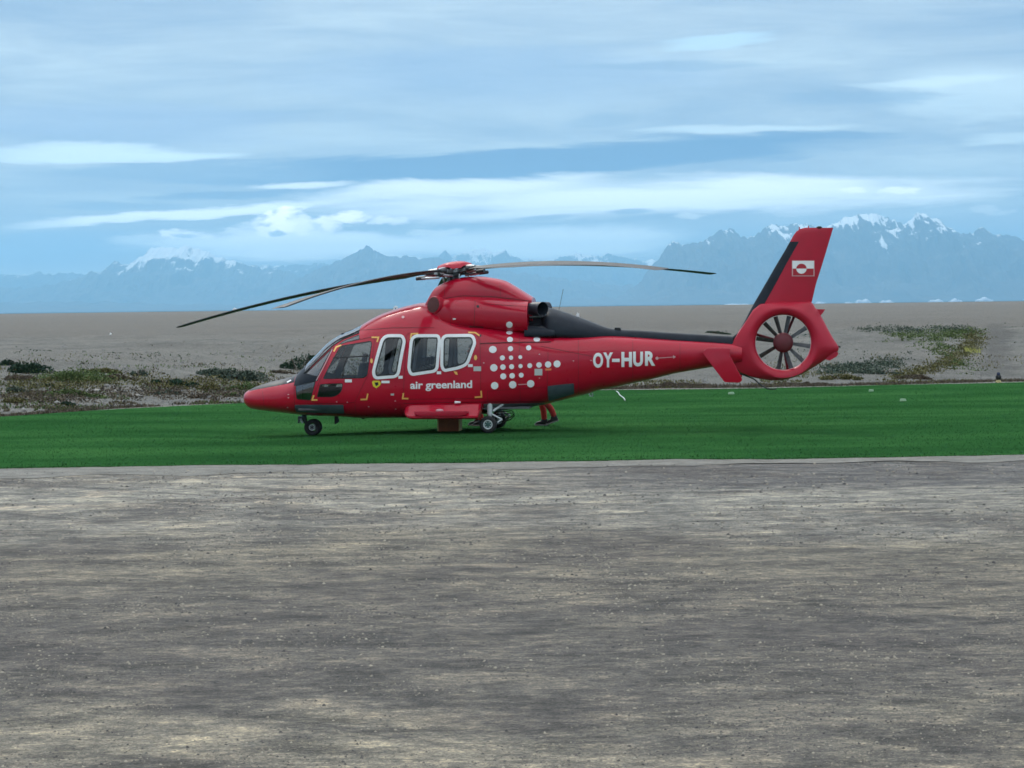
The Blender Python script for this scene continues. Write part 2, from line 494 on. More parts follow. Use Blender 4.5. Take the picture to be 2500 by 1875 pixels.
def ground_material(name, build, rough=0.9, spec=0.3):
    m = material(name, (0.2, 0.2, 0.2), rough, spec=spec)
    g = NT(m.node_tree)
    geo = g.node('ShaderNodeNewGeometry')
    v = geo.outputs['Position']
    colr, height, dist = build(g, v)
    b = g.n['Principled BSDF']
    g.l.new(colr, b.inputs['Base Color'])
    bp = g.node('ShaderNodeBump')
    bp.inputs['Distance'].default_value = dist
    bp.inputs['Strength'].default_value = 1.0
    g.l.new(height, bp.inputs['Height'])
    g.l.new(bp.outputs[0], b.inputs['Normal'])
    return m
def gravel(g, v):
    n0 = g.noise(v, 0.05, 6.0, 0.6)
    n1 = g.noise(v, 0.6, 6.0, 0.65)
    n2 = g.noise(v, 6.0, 5.0, 0.7)
    n3 = g.noise(v, 28.0, 3.0, 0.7)
    a = g.ramp(n1, [(0.30, (0.080, 0.082, 0.076)), (0.5, (0.124, 0.125, 0.115)), (0.72, (0.178, 0.175, 0.160))])
    a = g.mix(g.step(n0, 0.42, 0.66), a, (0.145, 0.142, 0.128, 1))
    nb_ = g.noise(v, 0.011, 5.0, 0.6)
    a = g.mix(g.math('MULTIPLY', g.step(nb_, 0.45, 0.62), 0.6), a, (0.104, 0.106, 0.098, 1))
    gx, gy, gz = g.separate(v)
    # the flat top beyond the bank is browner; a worn dark track runs up the bank at the right
    top_ = g.step(g.math('ADD', gy, g.math('MULTIPLY', g.math('SUBTRACT', n0, 0.5), 30.0)), 96.0, 118.0)
    a = g.mix(g.math('MULTIPLY', top_, 0.55), a, (0.118, 0.110, 0.097, 1))
    trk = g.math('ABSOLUTE', g.math('ADD', g.math('SUBTRACT', gx, g.math('MULTIPLY', gy, 0.2225)), g.math('MULTIPLY', g.math('SUBTRACT', n1, 0.5), 2.4)))
    trk = g.math('MULTIPLY', g.step(trk, 0.25, 0.9, 1.0, 0.0), g.math('MULTIPLY', g.step(gy, 76.0, 84.0), g.step(gy, 104.0, 125.0, 1.0, 0.0)))
    a = g.mix(g.math('MULTIPLY', trk, 0.6), a, (0.055, 0.056, 0.054, 1))
    sp = g.math('ADD', g.math('MULTIPLY', n2, 0.6), g.math('MULTIPLY', n3, 0.4))
    a = g.mix(0.75, a, g.ramp(sp, [(0.34, (0.42, 0.42, 0.43)), (0.52, (1, 1, 1)), (0.66, (1.45, 1.42, 1.38))]), 'MULTIPLY')
    return a, sp, 0.10
M_GRAVEL = ground_material('gravel_plain', gravel)
def asphalt(g, v):
    x, y, z = g.separate(v)
    wob = g.noise(v, 0.22, 4.0, 0.6)
    wob2 = g.noise(v, 0.9, 5.0, 0.65)
    d = g.math('ADD', y, g.math('ADD', g.math('MULTIPLY', g.math('SUBTRACT', wob, 0.5), 9.0), g.math('MULTIPLY', g.math('SUBTRACT', wob2, 0.5), 4.0)))
    d = g.math('ADD', d, g.math('MULTIPLY', x, 0.10))
    t = g.step(d, 8.0, 40.0, 0.0, 1.0, smooth=False)
    base = g.ramp(t, [(0.02, (0.235, 0.213, 0.172)), (0.14, (0.200, 0.184, 0.152)), (0.20, (0.108, 0.101, 0.092)), (0.30, (0.082, 0.077, 0.073)),
                      (0.40, (0.116, 0.107, 0.093)), (0.50, (0.124, 0.115, 0.098)), (0.58, (0.155, 0.150, 0.138)), (0.70, (0.200, 0.197, 0.182)), (0.80, (0.185, 0.180, 0.165)), (0.95, (0.215, 0.204, 0.182))])
    # dark sealed strip along the far edge on the right
    ds = g.math('MULTIPLY', g.step(g.math('ADD', y, g.math('MULTIPLY', g.math('SUBTRACT', wob2, 0.5), 2.2)), 30.8, 32.2), g.step(g.math('ADD', x, g.math('MULTIPLY', g.math('SUBTRACT', wob, 0.5), 9.0)), -1.5, 3.5))
    base = g.mix(g.math('MULTIPLY', ds, 0.85), base, (0.070, 0.070, 0.076, 1))
    # broad dark oil and damp patches
    big = g.noise(v, 0.33, 6.0, 0.66, 0.4)
    base = g.mix(g.math('MULTIPLY', g.step(big, 0.49, 0.60), 0.65), base, (0.064, 0.059, 0.058, 1))
    # pale dusty scatter on the left, and dark tyre smears
    pale = g.math('MULTIPLY', g.step(g.noise(v, 0.75, 6.0, 0.68), 0.54, 0.64), g.step(x, 2.0, -2.0))
    pale = g.math('MULTIPLY', pale, g.step(y, 25.0, 30.0))
    base = g.mix(g.math('MULTIPLY', pale, 0.8), base, (0.34, 0.30, 0.245, 1))
    rot = g.node('ShaderNodeVectorRotate', rotation_type='Z_AXIS')
    g.l.new(v, rot.inputs[0]); rot.inputs['Angle'].default_value = R(38)
    sm = g.node('ShaderNodeMapping'); sm.inputs['Scale'].default_value = (0.10, 1.3, 1)
    g.l.new(rot.outputs[0], sm.inputs[0])
    smear = g.step(g.noise(sm.outputs[0], 1.0, 5.0, 0.6), 0.60, 0.68)
    base = g.mix(g.math('MULTIPLY', smear, 0.55), base, (0.050, 0.048, 0.050, 1))
    st = g.node('ShaderNodeMapping'); st.inputs['Scale'].default_value = (0.6, 1.0, 1)
    g.l.new(v, st.inputs[0])
    wd = g.node('ShaderNodeMapping'); wd.inputs['Scale'].default_value = (0.5, 1.0, 1)
    g.l.new(v, wd.inputs[0])
    s0 = g.noise(wd.outputs[0], 1.1, 6.0, 0.70, 0.5)
    base = g.mix(0.55, base, g.ramp(s0, [(0.36, (0.42, 0.43, 0.44)), (0.48, (0.9, 0.9, 0.9)), (0.55, (1.15, 1.14, 1.10)), (0.64, (1.75, 1.68, 1.5))]), 'MULTIPLY')
    s1 = g.noise(st.outputs[0], 2.2, 7.0, 0.74)
    s2 = g.noise(st.outputs[0], 11.0, 6.0, 0.78)
    s3 = g.noise(v, 45.0, 4.0, 0.8)
    base = g.mix(0.9, base, g.ramp(s1, [(0.36, (0.40, 0.41, 0.41)), (0.5, (1, 1, 1)), (0.62, (1.6, 1.54, 1.42))]), 'MULTIPLY')
    base = g.mix(0.95, base, g.ramp(s2, [(0.36, (0.50, 0.51, 0.51)), (0.48, (0.92, 0.92, 0.92)), (0.54, (1.08, 1.07, 1.04)), (0.64, (1.9, 1.8, 1.6))]), 'MULTIPLY')
    base = g.mix(0.9, base, g.ramp(s3, [(0.40, (0.58, 0.59, 0.59)), (0.52, (1.0, 1.0, 1.0)), (0.62, (1.6, 1.55, 1.42))]), 'MULTIPLY')
    sp = g.math('ADD', g.math('MULTIPLY', s2, 0.6), g.math('MULTIPLY', s3, 0.4))
    return base, sp, 0.03
M_ASPHALT = ground_material('weathered_tarmac', asphalt, 0.85)
def shoulder(g, v):
    n1 = g.noise(v, 2.0, 6.0, 0.7)
    n2 = g.noise(v, 14.0, 5.0, 0.7)
    a = g.ramp(n1, [(0.3, (0.10, 0.098, 0.088)), (0.55, (0.175, 0.172, 0.155)), (0.75, (0.25, 0.24, 0.215))])
    a = g.mix(0.6, a, g.ramp(n2, [(0.3, (0.6, 0.6, 0.6)), (0.5, (1, 1, 1)), (0.7, (1.3, 1.3, 1.3))]), 'MULTIPLY')
    return a, n2, 0.03
M_SHOULDER = ground_material('pale_gravel_shoulder', shoulder)
def turf(g, v):
    mp = g.node('ShaderNodeMapping'); mp.inputs['Scale'].default_value = (0.35, 1.0, 1)
    g.l.new(v, mp.inputs[0])
    n1 = g.noise(mp.outputs[0], 0.45, 5.0, 0.6)
    n2 = g.noise(v, 9.0, 5.0, 0.7)
    a = g.ramp(n1, [(0.32, (0.015, 0.060, 0.018)), (0.5, (0.023, 0.085, 0.025)), (0.68, (0.036, 0.114, 0.034))])
    a = g.mix(0.5, a, g.ramp(n2, [(0.3, (0.6, 0.6, 0.6)), (0.5, (1, 1, 1)), (0.7, (1.35, 1.3, 1.3))]), 'MULTIPLY')
    return a, n2, 0.03
M_TURF = ground_material('lawn_turf', turf, 1.0, 0.0)

def grow_axis(a, b, step0, g_):
    out = [a]; s = step0
    while out[-1] < b:
        out.append(out[-1]+s); s *= g_
    return out
xs = np.array(sorted(set(np.round(np.concatenate([np.arange(-34, 34.01, 0.5), np.array(grow_axis(34, 2600, 0.8, 1.16)), -np.array(grow_axis(34, 2600, 0.8, 1.16))]), 3))))
ys = np.concatenate([np.array([-400, -200, -100, -50, -20, 0, 15, 28, 34, 36]), np.arange(36.5, 115, 0.5), np.array(grow_axis(115, 1650, 0.8, 1.06))])
tag(gridded('ground', xs, ys, land_z, [M_GRAVEL]), kind='structure')

# runway apron and its pale gravel shoulder
ax_ = np.linspace(-60, 60, 481)
tag(gridded('runway_apron', ax_, np.concatenate([np.linspace(-60, 30, 46), np.linspace(31, 36.4, 12)]),
            lambda X, Y: -0.037 + 0*X, [M_ASPHALT]), kind='structure')
sv, sf = [], []
for i, X in enumerate(ax_):
    a = 36.15 + 0.25*math.sin(X*0.35) + 1.5*float(fbm(X/1.3, 3.0, 4, 5)-0.5) - (0.5 if X < 0 else 0.0)*float(sstep(-X/6))
    sv += [(X, a, -0.031), (X, float(lawn_near(X))+0.12, -0.029)]
    if i: sf.append((2*i-2, 2*i, 2*i+1, 2*i-1))
tag(mesh_from('gravel_shoulder', sv, sf, None, [M_SHOULDER], True), kind='structure')
def pebble_field(name, X, Y, Z, S, mat, label):
    n = len(X)
    base_ = np.array([(1, 0, 0), (0.1, 1, 0), (-0.95, 0.1, 0), (0, -1, 0), (0.30, 0.22, 0.75), (-0.35, -0.1, 0.62)])
    P_ = base_[None]*rng.uniform(0.7, 1.3, (n, 6, 3))*S[:, None, None]
    a = rng.uniform(0, 6.28, n); ca, sa = np.cos(a)[:, None], np.sin(a)[:, None]
    V = np.stack([X[:, None]+P_[:, :, 0]*ca-P_[:, :, 1]*sa, Y[:, None]+P_[:, :, 0]*sa+P_[:, :, 1]*ca, Z[:, None]+P_[:, :, 2]-0.003], 2)
    F = (np.array([(0, 1, 4), (1, 5, 4), (1, 2, 5), (2, 3, 5), (3, 4, 5), (3, 0, 4)])[None] + 6*np.arange(n)[:, None, None]).reshape(-1, 3)
    m = len(F)
    me = bpy.data.meshes.new(name)
    me.vertices.add(6*n); me.vertices.foreach_set('co', V.ravel())
    me.loops.add(3*m); me.loops.foreach_set('vertex_index', F.ravel())
    me.polygons.add(m); me.polygons.foreach_set('loop_start', np.arange(0, 3*m, 3))
    me.update(calc_edges=True)
    return tag(link(name, me, None, [mat]), label, 'pebbles', kind='stuff')
def pebble_mat(name, cols):
    m = bpy.data.materials.new(name); m.use_nodes = True
    g = NT(m.node_tree); geo = g.node('ShaderNodeNewGeometry')
    bb = g.n['Principled BSDF']; bb.inputs['Roughness'].default_value = 0.9; bb.inputs['Specular IOR Level'].default_value = 0.2
    g.l.new(g.ramp(geo.outputs['Random Per Island'], [(i/(len(cols)-1), cc) for i, cc in enumerate(cols)]), bb.inputs['Base Color'])
    return m
M_PEB = pebble_mat('mixed_pebbles', [(0.045, 0.045, 0.048), (0.085, 0.082, 0.078), (0.13, 0.12, 0.105), (0.19, 0.175, 0.145), (0.30, 0.275, 0.22)])
nP = 55000
inv = rng.uniform(1/36.6, 1/11.5, nP); Y = 1/inv; X = rng.uniform(-1, 1, nP)*(Y*0.243+0.5)
keep = fbm(X/0.7, Y/0.9, 4, 61)*0.7 + fbm(X/3.0, Y/3.0, 3, 67)*0.3 > rng.uniform(0.36, 0.62, nP)
X, Y = X[keep], Y[keep]
pebble_field('pebbles', X, Y, np.full(len(X), -0.036), rng.uniform(0.005, 0.013, len(X))*(Y/18.0)**0.8*rng.choice([0.7, 1, 1, 1.6], len(X)), M_PEB, 'loose grey and tan grit lying over the weathered tarmac')
# narrow pale border along the far side of the lawn
sv, sf = [], []
for i, X in enumerate(np.linspace(-33, 33, 265)):
    f_ = float(LAWN_FAR(X)); wv = 0.7 + 0.9*float(fbm(X/1.1, 9.0, 3, 8)-0.5)
    for k in range(4):
        Yk = f_ - 0.1 + wv*k/3
        sv.append((X, Yk, max(float(land_z(X, Yk)), -0.046) + 0.016))
    if i:
        for k in range(3):
            b0 = 4*(i-1)+k; b1 = 4*i+k
            sf.append((b0, b1, b1+1, b0+1))
tag(mesh_from('gravel_border', sv, sf, None, [M_SHOULDER], True), kind='structure')

# lawn sheet
lx = np.linspace(-33, 33, 441); rows = 100
V = []; F = []
for i, X in enumerate(lx):
    y0 = float(lawn_near(X)); y1 = float(LAWN_FAR(X))
    tt = np.linspace(0, 1, rows); yy = y0 + (y1-y0)*tt
    yy[1] = y0+0.1; yy[-2] = y1-0.1
    zz = lawn_z(X, yy)
    V += [(X, a, b) for a, b in zip(yy, zz)]
    if i:
        o0 = (i-1)*rows; o1 = i*rows
        F += [(o0+k, o1+k, o1+k+1, o0+k+1) for k in range(rows-1)]
tag(mesh_from('lawn', V, F, None, [M_TURF], True), kind='structure')

# grass blades standing on the lawn
def blades(name, X, Y, Z, hgt, wid, lean, mat, label):
    n = len(X)
    a = rng.uniform(0, 2*math.pi, n); l = rng.uniform(0, 2*math.pi, n)
    wx = np.cos(a)*wid; wy = np.sin(a)*wid
    V = np.empty((n, 3, 3))
    V[:, 0] = np.stack([X-wx, Y-wy, Z-0.01], 1)
    V[:, 1] = np.stack([X+wx, Y+wy, Z-0.01], 1)
    V[:, 2] = np.stack([X+np.cos(l)*lean*hgt, Y+np.sin(l)*lean*hgt, Z+hgt], 1)
    me = bpy.data.meshes.new(name)
    me.vertices.add(3*n); me.vertices.foreach_set('co', V.ravel())
    me.loops.add(3*n); me.loops.foreach_set('vertex_index', np.arange(3*n))
    me.polygons.add(n); me.polygons.foreach_set('loop_start', np.arange(0, 3*n, 3))
    me.update(calc_edges=True)
    o = link(name, me, None, [mat])
    return tag(o, label, 'grass', kind='stuff')
def leaf_material(name, cols, scale=2.0, rough=0.7, trans=0.25):
    m = bpy.data.materials.new(name); m.use_nodes = True
    g = NT(m.node_tree)
    b = g.n['Principled BSDF']; b.inputs['Roughness'].default_value = rough
    b.inputs['Specular IOR Level'].default_value = 0.08
    geo = g.node('ShaderNodeNewGeometry')
    n = g.noise(geo.outputs['Position'], scale, 4.0, 0.6)
    f = g.math('ADD', g.math('MULTIPLY', geo.outputs['Random Per Island'], 0.55), g.math('MULTIPLY', n, 0.45))
    k = len(cols)
    colr = g.ramp(f, [(0.2+0.6*i/(k-1), cc) for i, cc in enumerate(cols)])
    g.l.new(colr, b.inputs['Base Color'])
    return m
M_GRASS = leaf_material('lawn_grass', [(0.022, 0.080, 0.024), (0.027, 0.094, 0.028), (0.034, 0.108, 0.033)], 0.5)
N = 110000
Y = rng.uniform(37.3, 72.0, N); X = rng.uniform(-1, 1, N)*(Y*0.245+0.8)
ok = (Y > lawn_near(X)+0.01) & (Y < LAWN_FAR(X)-0.02)
X, Y = X[ok], Y[ok]
# thicker fringe on the near edge
Xe = rng.uniform(-11, 11, 16000); Ye = lawn_near(Xe) + rng.uniform(-0.03, 0.12, 16000)
X = np.concatenate([X, Xe]); Y = np.concatenate([Y, Ye])
blades('grass', X, Y, lawn_z(X, Y), rng.uniform(0.010, 0.024, len(X)), 0.009, 1.2, M_GRASS, 'short even green grass of the lawn under the helicopter')

# ------------------------------------------------------------------ sea
def sea_mat():
    m = material('sea_water', (0.010, 0.022, 0.036), 1.0, spec=0.0)
    g = NT(m.node_tree); geo = g.node('ShaderNodeNewGeometry')
    bp = g.node('ShaderNodeBump'); bp.inputs['Distance'].default_value = 1.5
    g.l.new(g.noise(geo.outputs['Position'], 0.05, 5.0, 0.65), bp.inputs['Height'])
    g.l.new(bp.outputs[0], g.n['Principled BSDF'].inputs['Normal'])
    return m
tag(mesh_from('sea', [(-21500, 1400, -9), (21500, 1400, -9), (21500, 48500, -9), (-21500, 48500, -9)], [(0, 1, 2, 3)], None, [sea_mat()]), kind='structure')

# ------------------------------------------------------------------ mountains
def mountain_mat(name, snow_lo, snow_hi, patch, gully=700.0):
    m = material(name, (0.1, 0.1, 0.1), 0.9, spec=0.2)
    g = NT(m.node_tree); geo = g.node('ShaderNodeNewGeometry')
    v = geo.outputs['Position']; x, y, z = g.separate(v)
    nx, ny, nz = g.separate(geo.outputs['Normal'])
    rock = g.ramp(g.noise(v, 0.004, 6.0, 0.65), [(0.3, (0.035, 0.04, 0.045)), (0.55, (0.075, 0.07, 0.065)), (0.75, (0.14, 0.125, 0.11))])
    sn = g.noise(v, patch, 7.0, 0.62, 0.6)
    gv = g.combine(g.math('MULTIPLY', x, 0.0052), g.math('MULTIPLY', y, 0.0012), g.math('MULTIPLY', z, 0.0016))
    gn = g.noise(gv, 1.0, 5.0, 0.62, 0.5)
    lv = g.math('ADD', z, g.math('MULTIPLY', g.math('SUBTRACT', sn, 0.5), 900.0))
    lv = g.math('ADD', lv, g.math('MULTIPLY', g.math('SUBTRACT', gn, 0.5), gully*2))
    lv = g.math('ADD', lv, g.math('MULTIPLY', g.math('SUBTRACT', nz, 0.6), 300.0))
    s = g.step(lv, snow_lo, snow_hi)
    g.l.new(g.mix(s, rock, (0.90, 0.92, 0.93, 1)), g.n['Principled BSDF'].inputs['Base Color'])
    return m
def mountain(name, dist, prof, mat, seed=0, depth=3600.0, rough_=0.34, colstep=2.5, jag_=9.0):
    xs_ = np.array([p[0] for p in prof], float)
    cols_ = np.arange(xs_[0], xs_[-1]+0.1, colstep)
    crest_ = np.interp(cols_, xs_, [p[1] for p in prof])
    crest_ = crest_ + (fbm(cols_/16.0, np.zeros(len(cols_)), 5, seed+20, 0.62)-0.5)*jag_*2
    rows_ = 44; kc = 30
    U = np.concatenate([np.linspace(0, 1, kc+1), np.linspace(1, 0, rows_-kc)[1:]])      # 0 foot, 1 crest
    front = np.arange(rows_) <= kc
    D = [ray(float(a), float(c_)) for a, c_ in zip(cols_, crest_)]
    XW = np.array([d.x*dist/d.y for d in D]); ZT = np.maximum(np.array([CAM_H + d.z*dist/d.y for d in D]), 8.0)
    q = U[None, :]
    YY = np.where(front[None, :], dist - depth*(1-q), dist + depth*0.6*(1-q)) + 0*XW[:, None]
    HH = ZT[:, None]*np.where(front[None, :], q**1.15, q)
    XX = XW[:, None] + 0*q
    warp = (fbm(XX/700.0, YY/700.0, 3, seed+9)-0.5)*500
    rid = 1-np.abs(2*fbm((XX+warp)/620.0, (YY)/1500.0, 5, seed, 0.58)-1)
    ZZ = HH + (rid-0.72)*rough_*ZT[:, None]*4*(q*(1-q))*1.5
    XX = XX + (fbm(XX/300.0, YY/300.0, 2, seed+5)-0.5)*140*(1-q)
    ZZ = np.maximum(ZZ, -6.0); ZZ[:, 0] = -20; ZZ[:, -1] = -20
    V = np.stack([XX, YY, ZZ], 2).reshape(-1, 3)
    n = len(cols_)
    i = (np.arange(n-1)[:, None]*rows_ + np.arange(rows_-1)[None, :]).ravel()
    F = np.stack([i, i+rows_, i+rows_+1, i+1], 1)
    return tag(mesh_from(name, V.tolist(), F.tolist(), None, [mat], False), kind='structure')
MM1 = mountain_mat('mountain_rock_left', 800, 930, 0.0016, 420)
MM2 = mountain_mat('mountain_rock_mid', 960, 1120, 0.0012)
MM3 = mountain_mat('mountain_rock_right', 1090, 1220, 0.0016, 1000)
mountain('snowy_massif', 38000, [(-500, 700), (-200, 690), (60, 705), (150, 690), (215, 668), (252, 664), (281, 637), (301, 646), (325, 643), (338, 631), (370, 606), (407, 598), (432, 606), (460, 603), (492, 610), (537, 629), (575, 637), (640, 652), (720, 668), (800, 700), (860, 745)], MM1, seed=1)
mountain('far_ridge', 44000, [(-700, 660), (-300, 668), (0, 668), (200, 667), (500, 655), (700, 648), (860, 640), (1000, 632), (1070, 626), (1088, 612), (1105, 625), (1140, 620), (1164, 609), (1187, 604), (1205, 616), (1232, 609), (1255, 626), (1330, 640), (1402, 623), (1493, 622), (1560, 634), (1700, 640), (2000, 640), (2600, 640), (3000, 640)], MM2, seed=2)
mountain('dark_headland', 35000, [(540, 752), (600, 735), (680, 705), (750, 668), (800, 645), (860, 622), (904, 601), (918, 610), (932, 622), (978, 627), (1068, 631), (1180, 652), (1300, 672), (1450, 690), (1600, 700), (1750, 720), (1850, 740)], mountain_mat('headland_rock', 1500, 1800, 0.001), seed=3)
mountain('alpine_range', 31000, [(1480, 745), (1560, 690), (1590, 648), (1608, 629), (1622, 607), (1645, 591), (1672, 598), (1717, 591), (1753, 564), (1780, 558), (1807, 573), (1834, 577), (1884, 550), (1943, 548), (2000, 556), (2033, 548), (2056, 532), (2106, 523), (2133, 522), (2169, 534), (2205, 548), (2232, 525), (2250, 523), (2287, 534), (2309, 555), (2350, 570), (2377, 566), (2404, 555), (2427, 573), (2458, 577), (2500, 584), (2600, 570), (2750, 610), (2950, 640), (3200, 720)], MM3, seed=4)
mountain('low_foreland', 31500, [(-500, 748), (-100, 742), (150, 738), (420, 742), (700, 740), (1000, 738), (1300, 735), (1550, 722), (1800, 700), (2000, 690), (2200, 696), (2380, 680), (2440, 655), (2500, 632), (2620, 610), (2900, 640), (3100, 700)], mountain_mat('foreland_rock', 1500, 1800, 0.001), seed=5)

# ------------------------------------------------------------------ icebergs on the sea
M_ICE = worn('iceberg_ice', (0.46, 0.56, 0.66), (0.38, 0.49, 0.60), 0.7, 0.05)
def iceberg(px, wpx, hpx, seed, label):
    dist = 15000.0
    d = ray(px, 744 - 0.0124*(px-1250)); t = dist/d.y
    W = wpx*dist/FPX; H = 0.62*hpx*dist/FPX
    r_ = random.Random(seed)
    bm = bmesh.new()
    bmesh.ops.create_icosphere(bm, subdivisions=3, radius=1.0)
    ph = [r_.uniform(0, 6.28) for _ in range(6)]
    for v in bm.verts:
        x, y, z = v.co
        k = 0.55 + 0.45*abs(math.sin(3.1*x+ph[0])) * (0.6+0.4*math.cos(5.3*x+ph[1]+2*y))
        v.co = Vector((x*W/2*(1+0.15*math.sin(4*y+ph[2])), y*W*0.3, max(z, -0.2)*H*k))
    o = obj_bm('iceberg', bm, None, [M_ICE], False)
    o.location = (d.x*t, dist, -9.0)
    return tag(o, label, 'iceberg', 'icebergs along the horizon')
bergs = [(1800, 60, 5, 'long flat iceberg on the horizon left of the tail fin'),
         (2003, 26, 10, 'small pale iceberg on the horizon just right of the tail fin'),
         (2072, 20, 7, 'tiny low iceberg second from the tail fin on the horizon'),
         (2108, 42, 19, 'tallest white iceberg on the horizon right of the tail fin'),
         (2165, 36, 13, 'rounded iceberg next to the tallest one, nearer the right edge'),
         (2285, 40, 14, 'two-humped white iceberg on the horizon far right of the tail fin'),
         (2333, 34, 15, 'iceberg between the two-humped one and the widest one'),
         (2402, 46, 20, 'widest white iceberg nearest the right edge of the horizon')]
for i, (px, wpx, hpx, lb) in enumerate(bergs):
    iceberg(px, wpx, hpx, 30+i, lb)
# ------------------------------------------------------------------ helicopter
YAW = R(-6.0)
heli = empty('helicopter', (HELI_X, HELI_Y, 0.0), YAW)
tag(heli, 'red helicopter with white framed windows and black tail spine parked on the lawn', 'helicopter')
HM = Matrix.Translation((HELI_X, HELI_Y, 0)) @ Matrix.Rotation(YAW, 4, 'Z')
HI = HM.inverted()
CO = HI @ Vector((0, 0, CAM_H))
HR = HI.to_3x3()
def hp(px, py, off=0.0):
    """survey of the photograph: where the sight line of a pixel meets the helicopter's lengthwise plane at lateral offset off"""
    d = HR @ ray(px, py)
    t = (off - CO.y)/d.y
    return CO.x + d.x*t, CO.z + d.z*t
def H3(px, py, off=0.0):
    x, z = hp(px, py, off)
    return Vector((x, off, z))
def hx(px, off=0.0): return hp(px, 900, off)[0]
def hz(px, py, off=0.0): return hp(px, py, off)[1]

class Loft:
    """a body of superelliptic sections along x: crown and keel lines, half width, height of greatest width, exponents"""
    def __init__(self, top, bot, wid, zc, nt, nb, yc=0.0):
        T = [hp(*p) for p in top]; B = [hp(*p) for p in bot]
        self.top = pchip([p[0] for p in T], [p[1] for p in T])
        self.bot = pchip([p[0] for p in B], [p[1] for p in B])
        self.w = pchip([hx(p) for p, _ in wid], [v for _, v in wid])
        Z = [hp(*p) for p in zc]
        self.zc = pchip([p[0] for p in Z], [p[1] for p in Z])
        self.nt = pchip([hx(p) for p, _ in nt], [v for _, v in nt])
        self.nb = pchip([hx(p) for p, _ in nb], [v for _, v in nb])
        self.x0 = max(T[0][0], B[0][0]); self.x1 = min(T[-1][0], B[-1][0])
        self.yc = yc
    def half(self, x, z):
        """half width at (x, z); 0 outside"""
        if x < self.x0 or x > self.x1: return 0.0
        zc = float(self.zc(x))
        if z >= zc: h = float(self.top(x))-zc; n = float(self.nt(x))
        else: h = zc-float(self.bot(x)); n = float(self.nb(x))
        if h <= 1e-6: return 0.0
        q = abs(z-zc)/h
        if q >= 1: return 0.0
        return float(self.w(x))*(1-q**n)**(1/n)
    def bm(self, step=0.03, M=128, nose=False, caps=True):
        L = self.x1-self.x0
        xs_ = list(np.linspace(self.x0, self.x1, int(L/step)+2))
        if nose:
            xs_ = [self.x0 + 0.30*(k/22)**2.2 for k in range(22)] + [x for x in xs_ if x > self.x0+0.31]
        bm = bmesh.new(); rings = []
        for x in xs_:
            zc = float(self.zc(x)); w_ = max(float(self.w(x)), 1e-3)
            ht = max(float(self.top(x))-zc, 1e-3); hb = max(zc-float(self.bot(x)), 1e-3)
            nt = float(self.nt(x)); nb = float(self.nb(x))
            r_ = []
            for k in range(M):
                a = 2*math.pi*k/M
                s, c_ = math.sin(a), math.cos(a)
                if c_ >= 0: n = nb; z = zc - hb*abs(c_)**(2/n)
                else: n = nt; z = zc + ht*abs(c_)**(2/n)
                y = -math.copysign(w_*abs(s)**(2/n), s)
                r_.append(bm.verts.new((x, self.yc+y, z)))
            rings.append(r_)
        for a, b in zip(rings, rings[1:]):
            for k in range(M):
                bm.faces.new((a[k], b[k], b[(k+1) % M], a[(k+1) % M]))
        if caps:
            bm.faces.new(rings[0]); bm.faces.new(list(reversed(rings[-1])))
        bmesh.ops.remove_doubles(bm, verts=bm.verts[:], dist=1e-5)
        bmesh.ops.recalc_face_normals(bm, faces=bm.faces[:])
        return bm

L_FUS = Loft(
    top=[(594.5, 971), (596.5, 964), (602, 957), (611, 951), (634, 941), (670, 930), (706, 921.5), (727, 914), (735.5, 907.5), (761, 881), (788, 854), (806, 836), (833, 818), (864, 804.5), (883, 795), (907, 780), (935, 766), (960, 757), (1000, 745.5), (1036, 739), (1060, 745), (1100, 768), (1140, 782), (1200, 790), (1295, 804), (1380, 812), (1494, 818), (1646, 828), (1775, 836), (1812, 840)],
    bot=[(594.5, 971.5), (597, 980), (602, 988), (616, 997.5), (652, 1002.5), (719, 1010), (761, 1013.5), (833, 1016), (900, 1019.5), (968, 1019), (1100, 1016), (1165, 1011), (1208, 1004), (1320, 989), (1365, 979), (1406, 968.6), (1437, 961), (1460, 953), (1498, 946), (1541, 936), (1589, 926), (1646, 912), (1703, 902), (1735, 896.6), (1812, 888)],
    wid=[(594.5, 0.02), (598, 0.17), (605, 0.27), (620, 0.38), (645, 0.49), (680, 0.60), (720, 0.74), (760, 0.86), (800, 0.95), (850, 1.01), (900, 1.04), (1000, 1.06), (1150, 1.06), (1240, 1.00), (1320, 0.88), (1400, 0.70), (1500, 0.50), (1600, 0.37), (1700, 0.30), (1812, 0.24)],
    zc=[(594.5, 971.2), (610, 973), (640, 974), (690, 970), (720, 966), (760, 952), (850, 935), (1000, 920), (1200, 905), (1320, 893), (1400, 883), (1500, 872), (1600, 867), (1700, 865), (1812, 864)],
    nt=[(594, 2.1), (700, 2.2), (740, 2.6), (800, 2.6), (880, 2.5), (1000, 2.3), (1060, 2.6), (1130, 3.4), (1250, 3.0), (1400, 2.4), (1812, 2.2)],
    nb=[(594, 2.2), (720, 2.7), (850, 3.2), (1150, 3.4), (1320, 2.8), (1450, 2.4), (1812, 2.2)])
L_POD = Loft(
    top=[(1046, 742), (1058, 730), (1085, 721), (1140, 716), (1200, 718), (1296, 728)],
    bot=[(1046, 800), (1296, 815)],
    wid=[(1046, 0.45), (1060, 0.58), (1085, 0.70), (1120, 0.80), (1200, 0.83), (1296, 0.80)],
    zc=[(1046, 758), (1085, 762), (1200, 764), (1296, 768)],
    nt=[(1046, 2.4), (1296, 2.0)], nb=[(1046, 4.0), (1296, 4.0)])
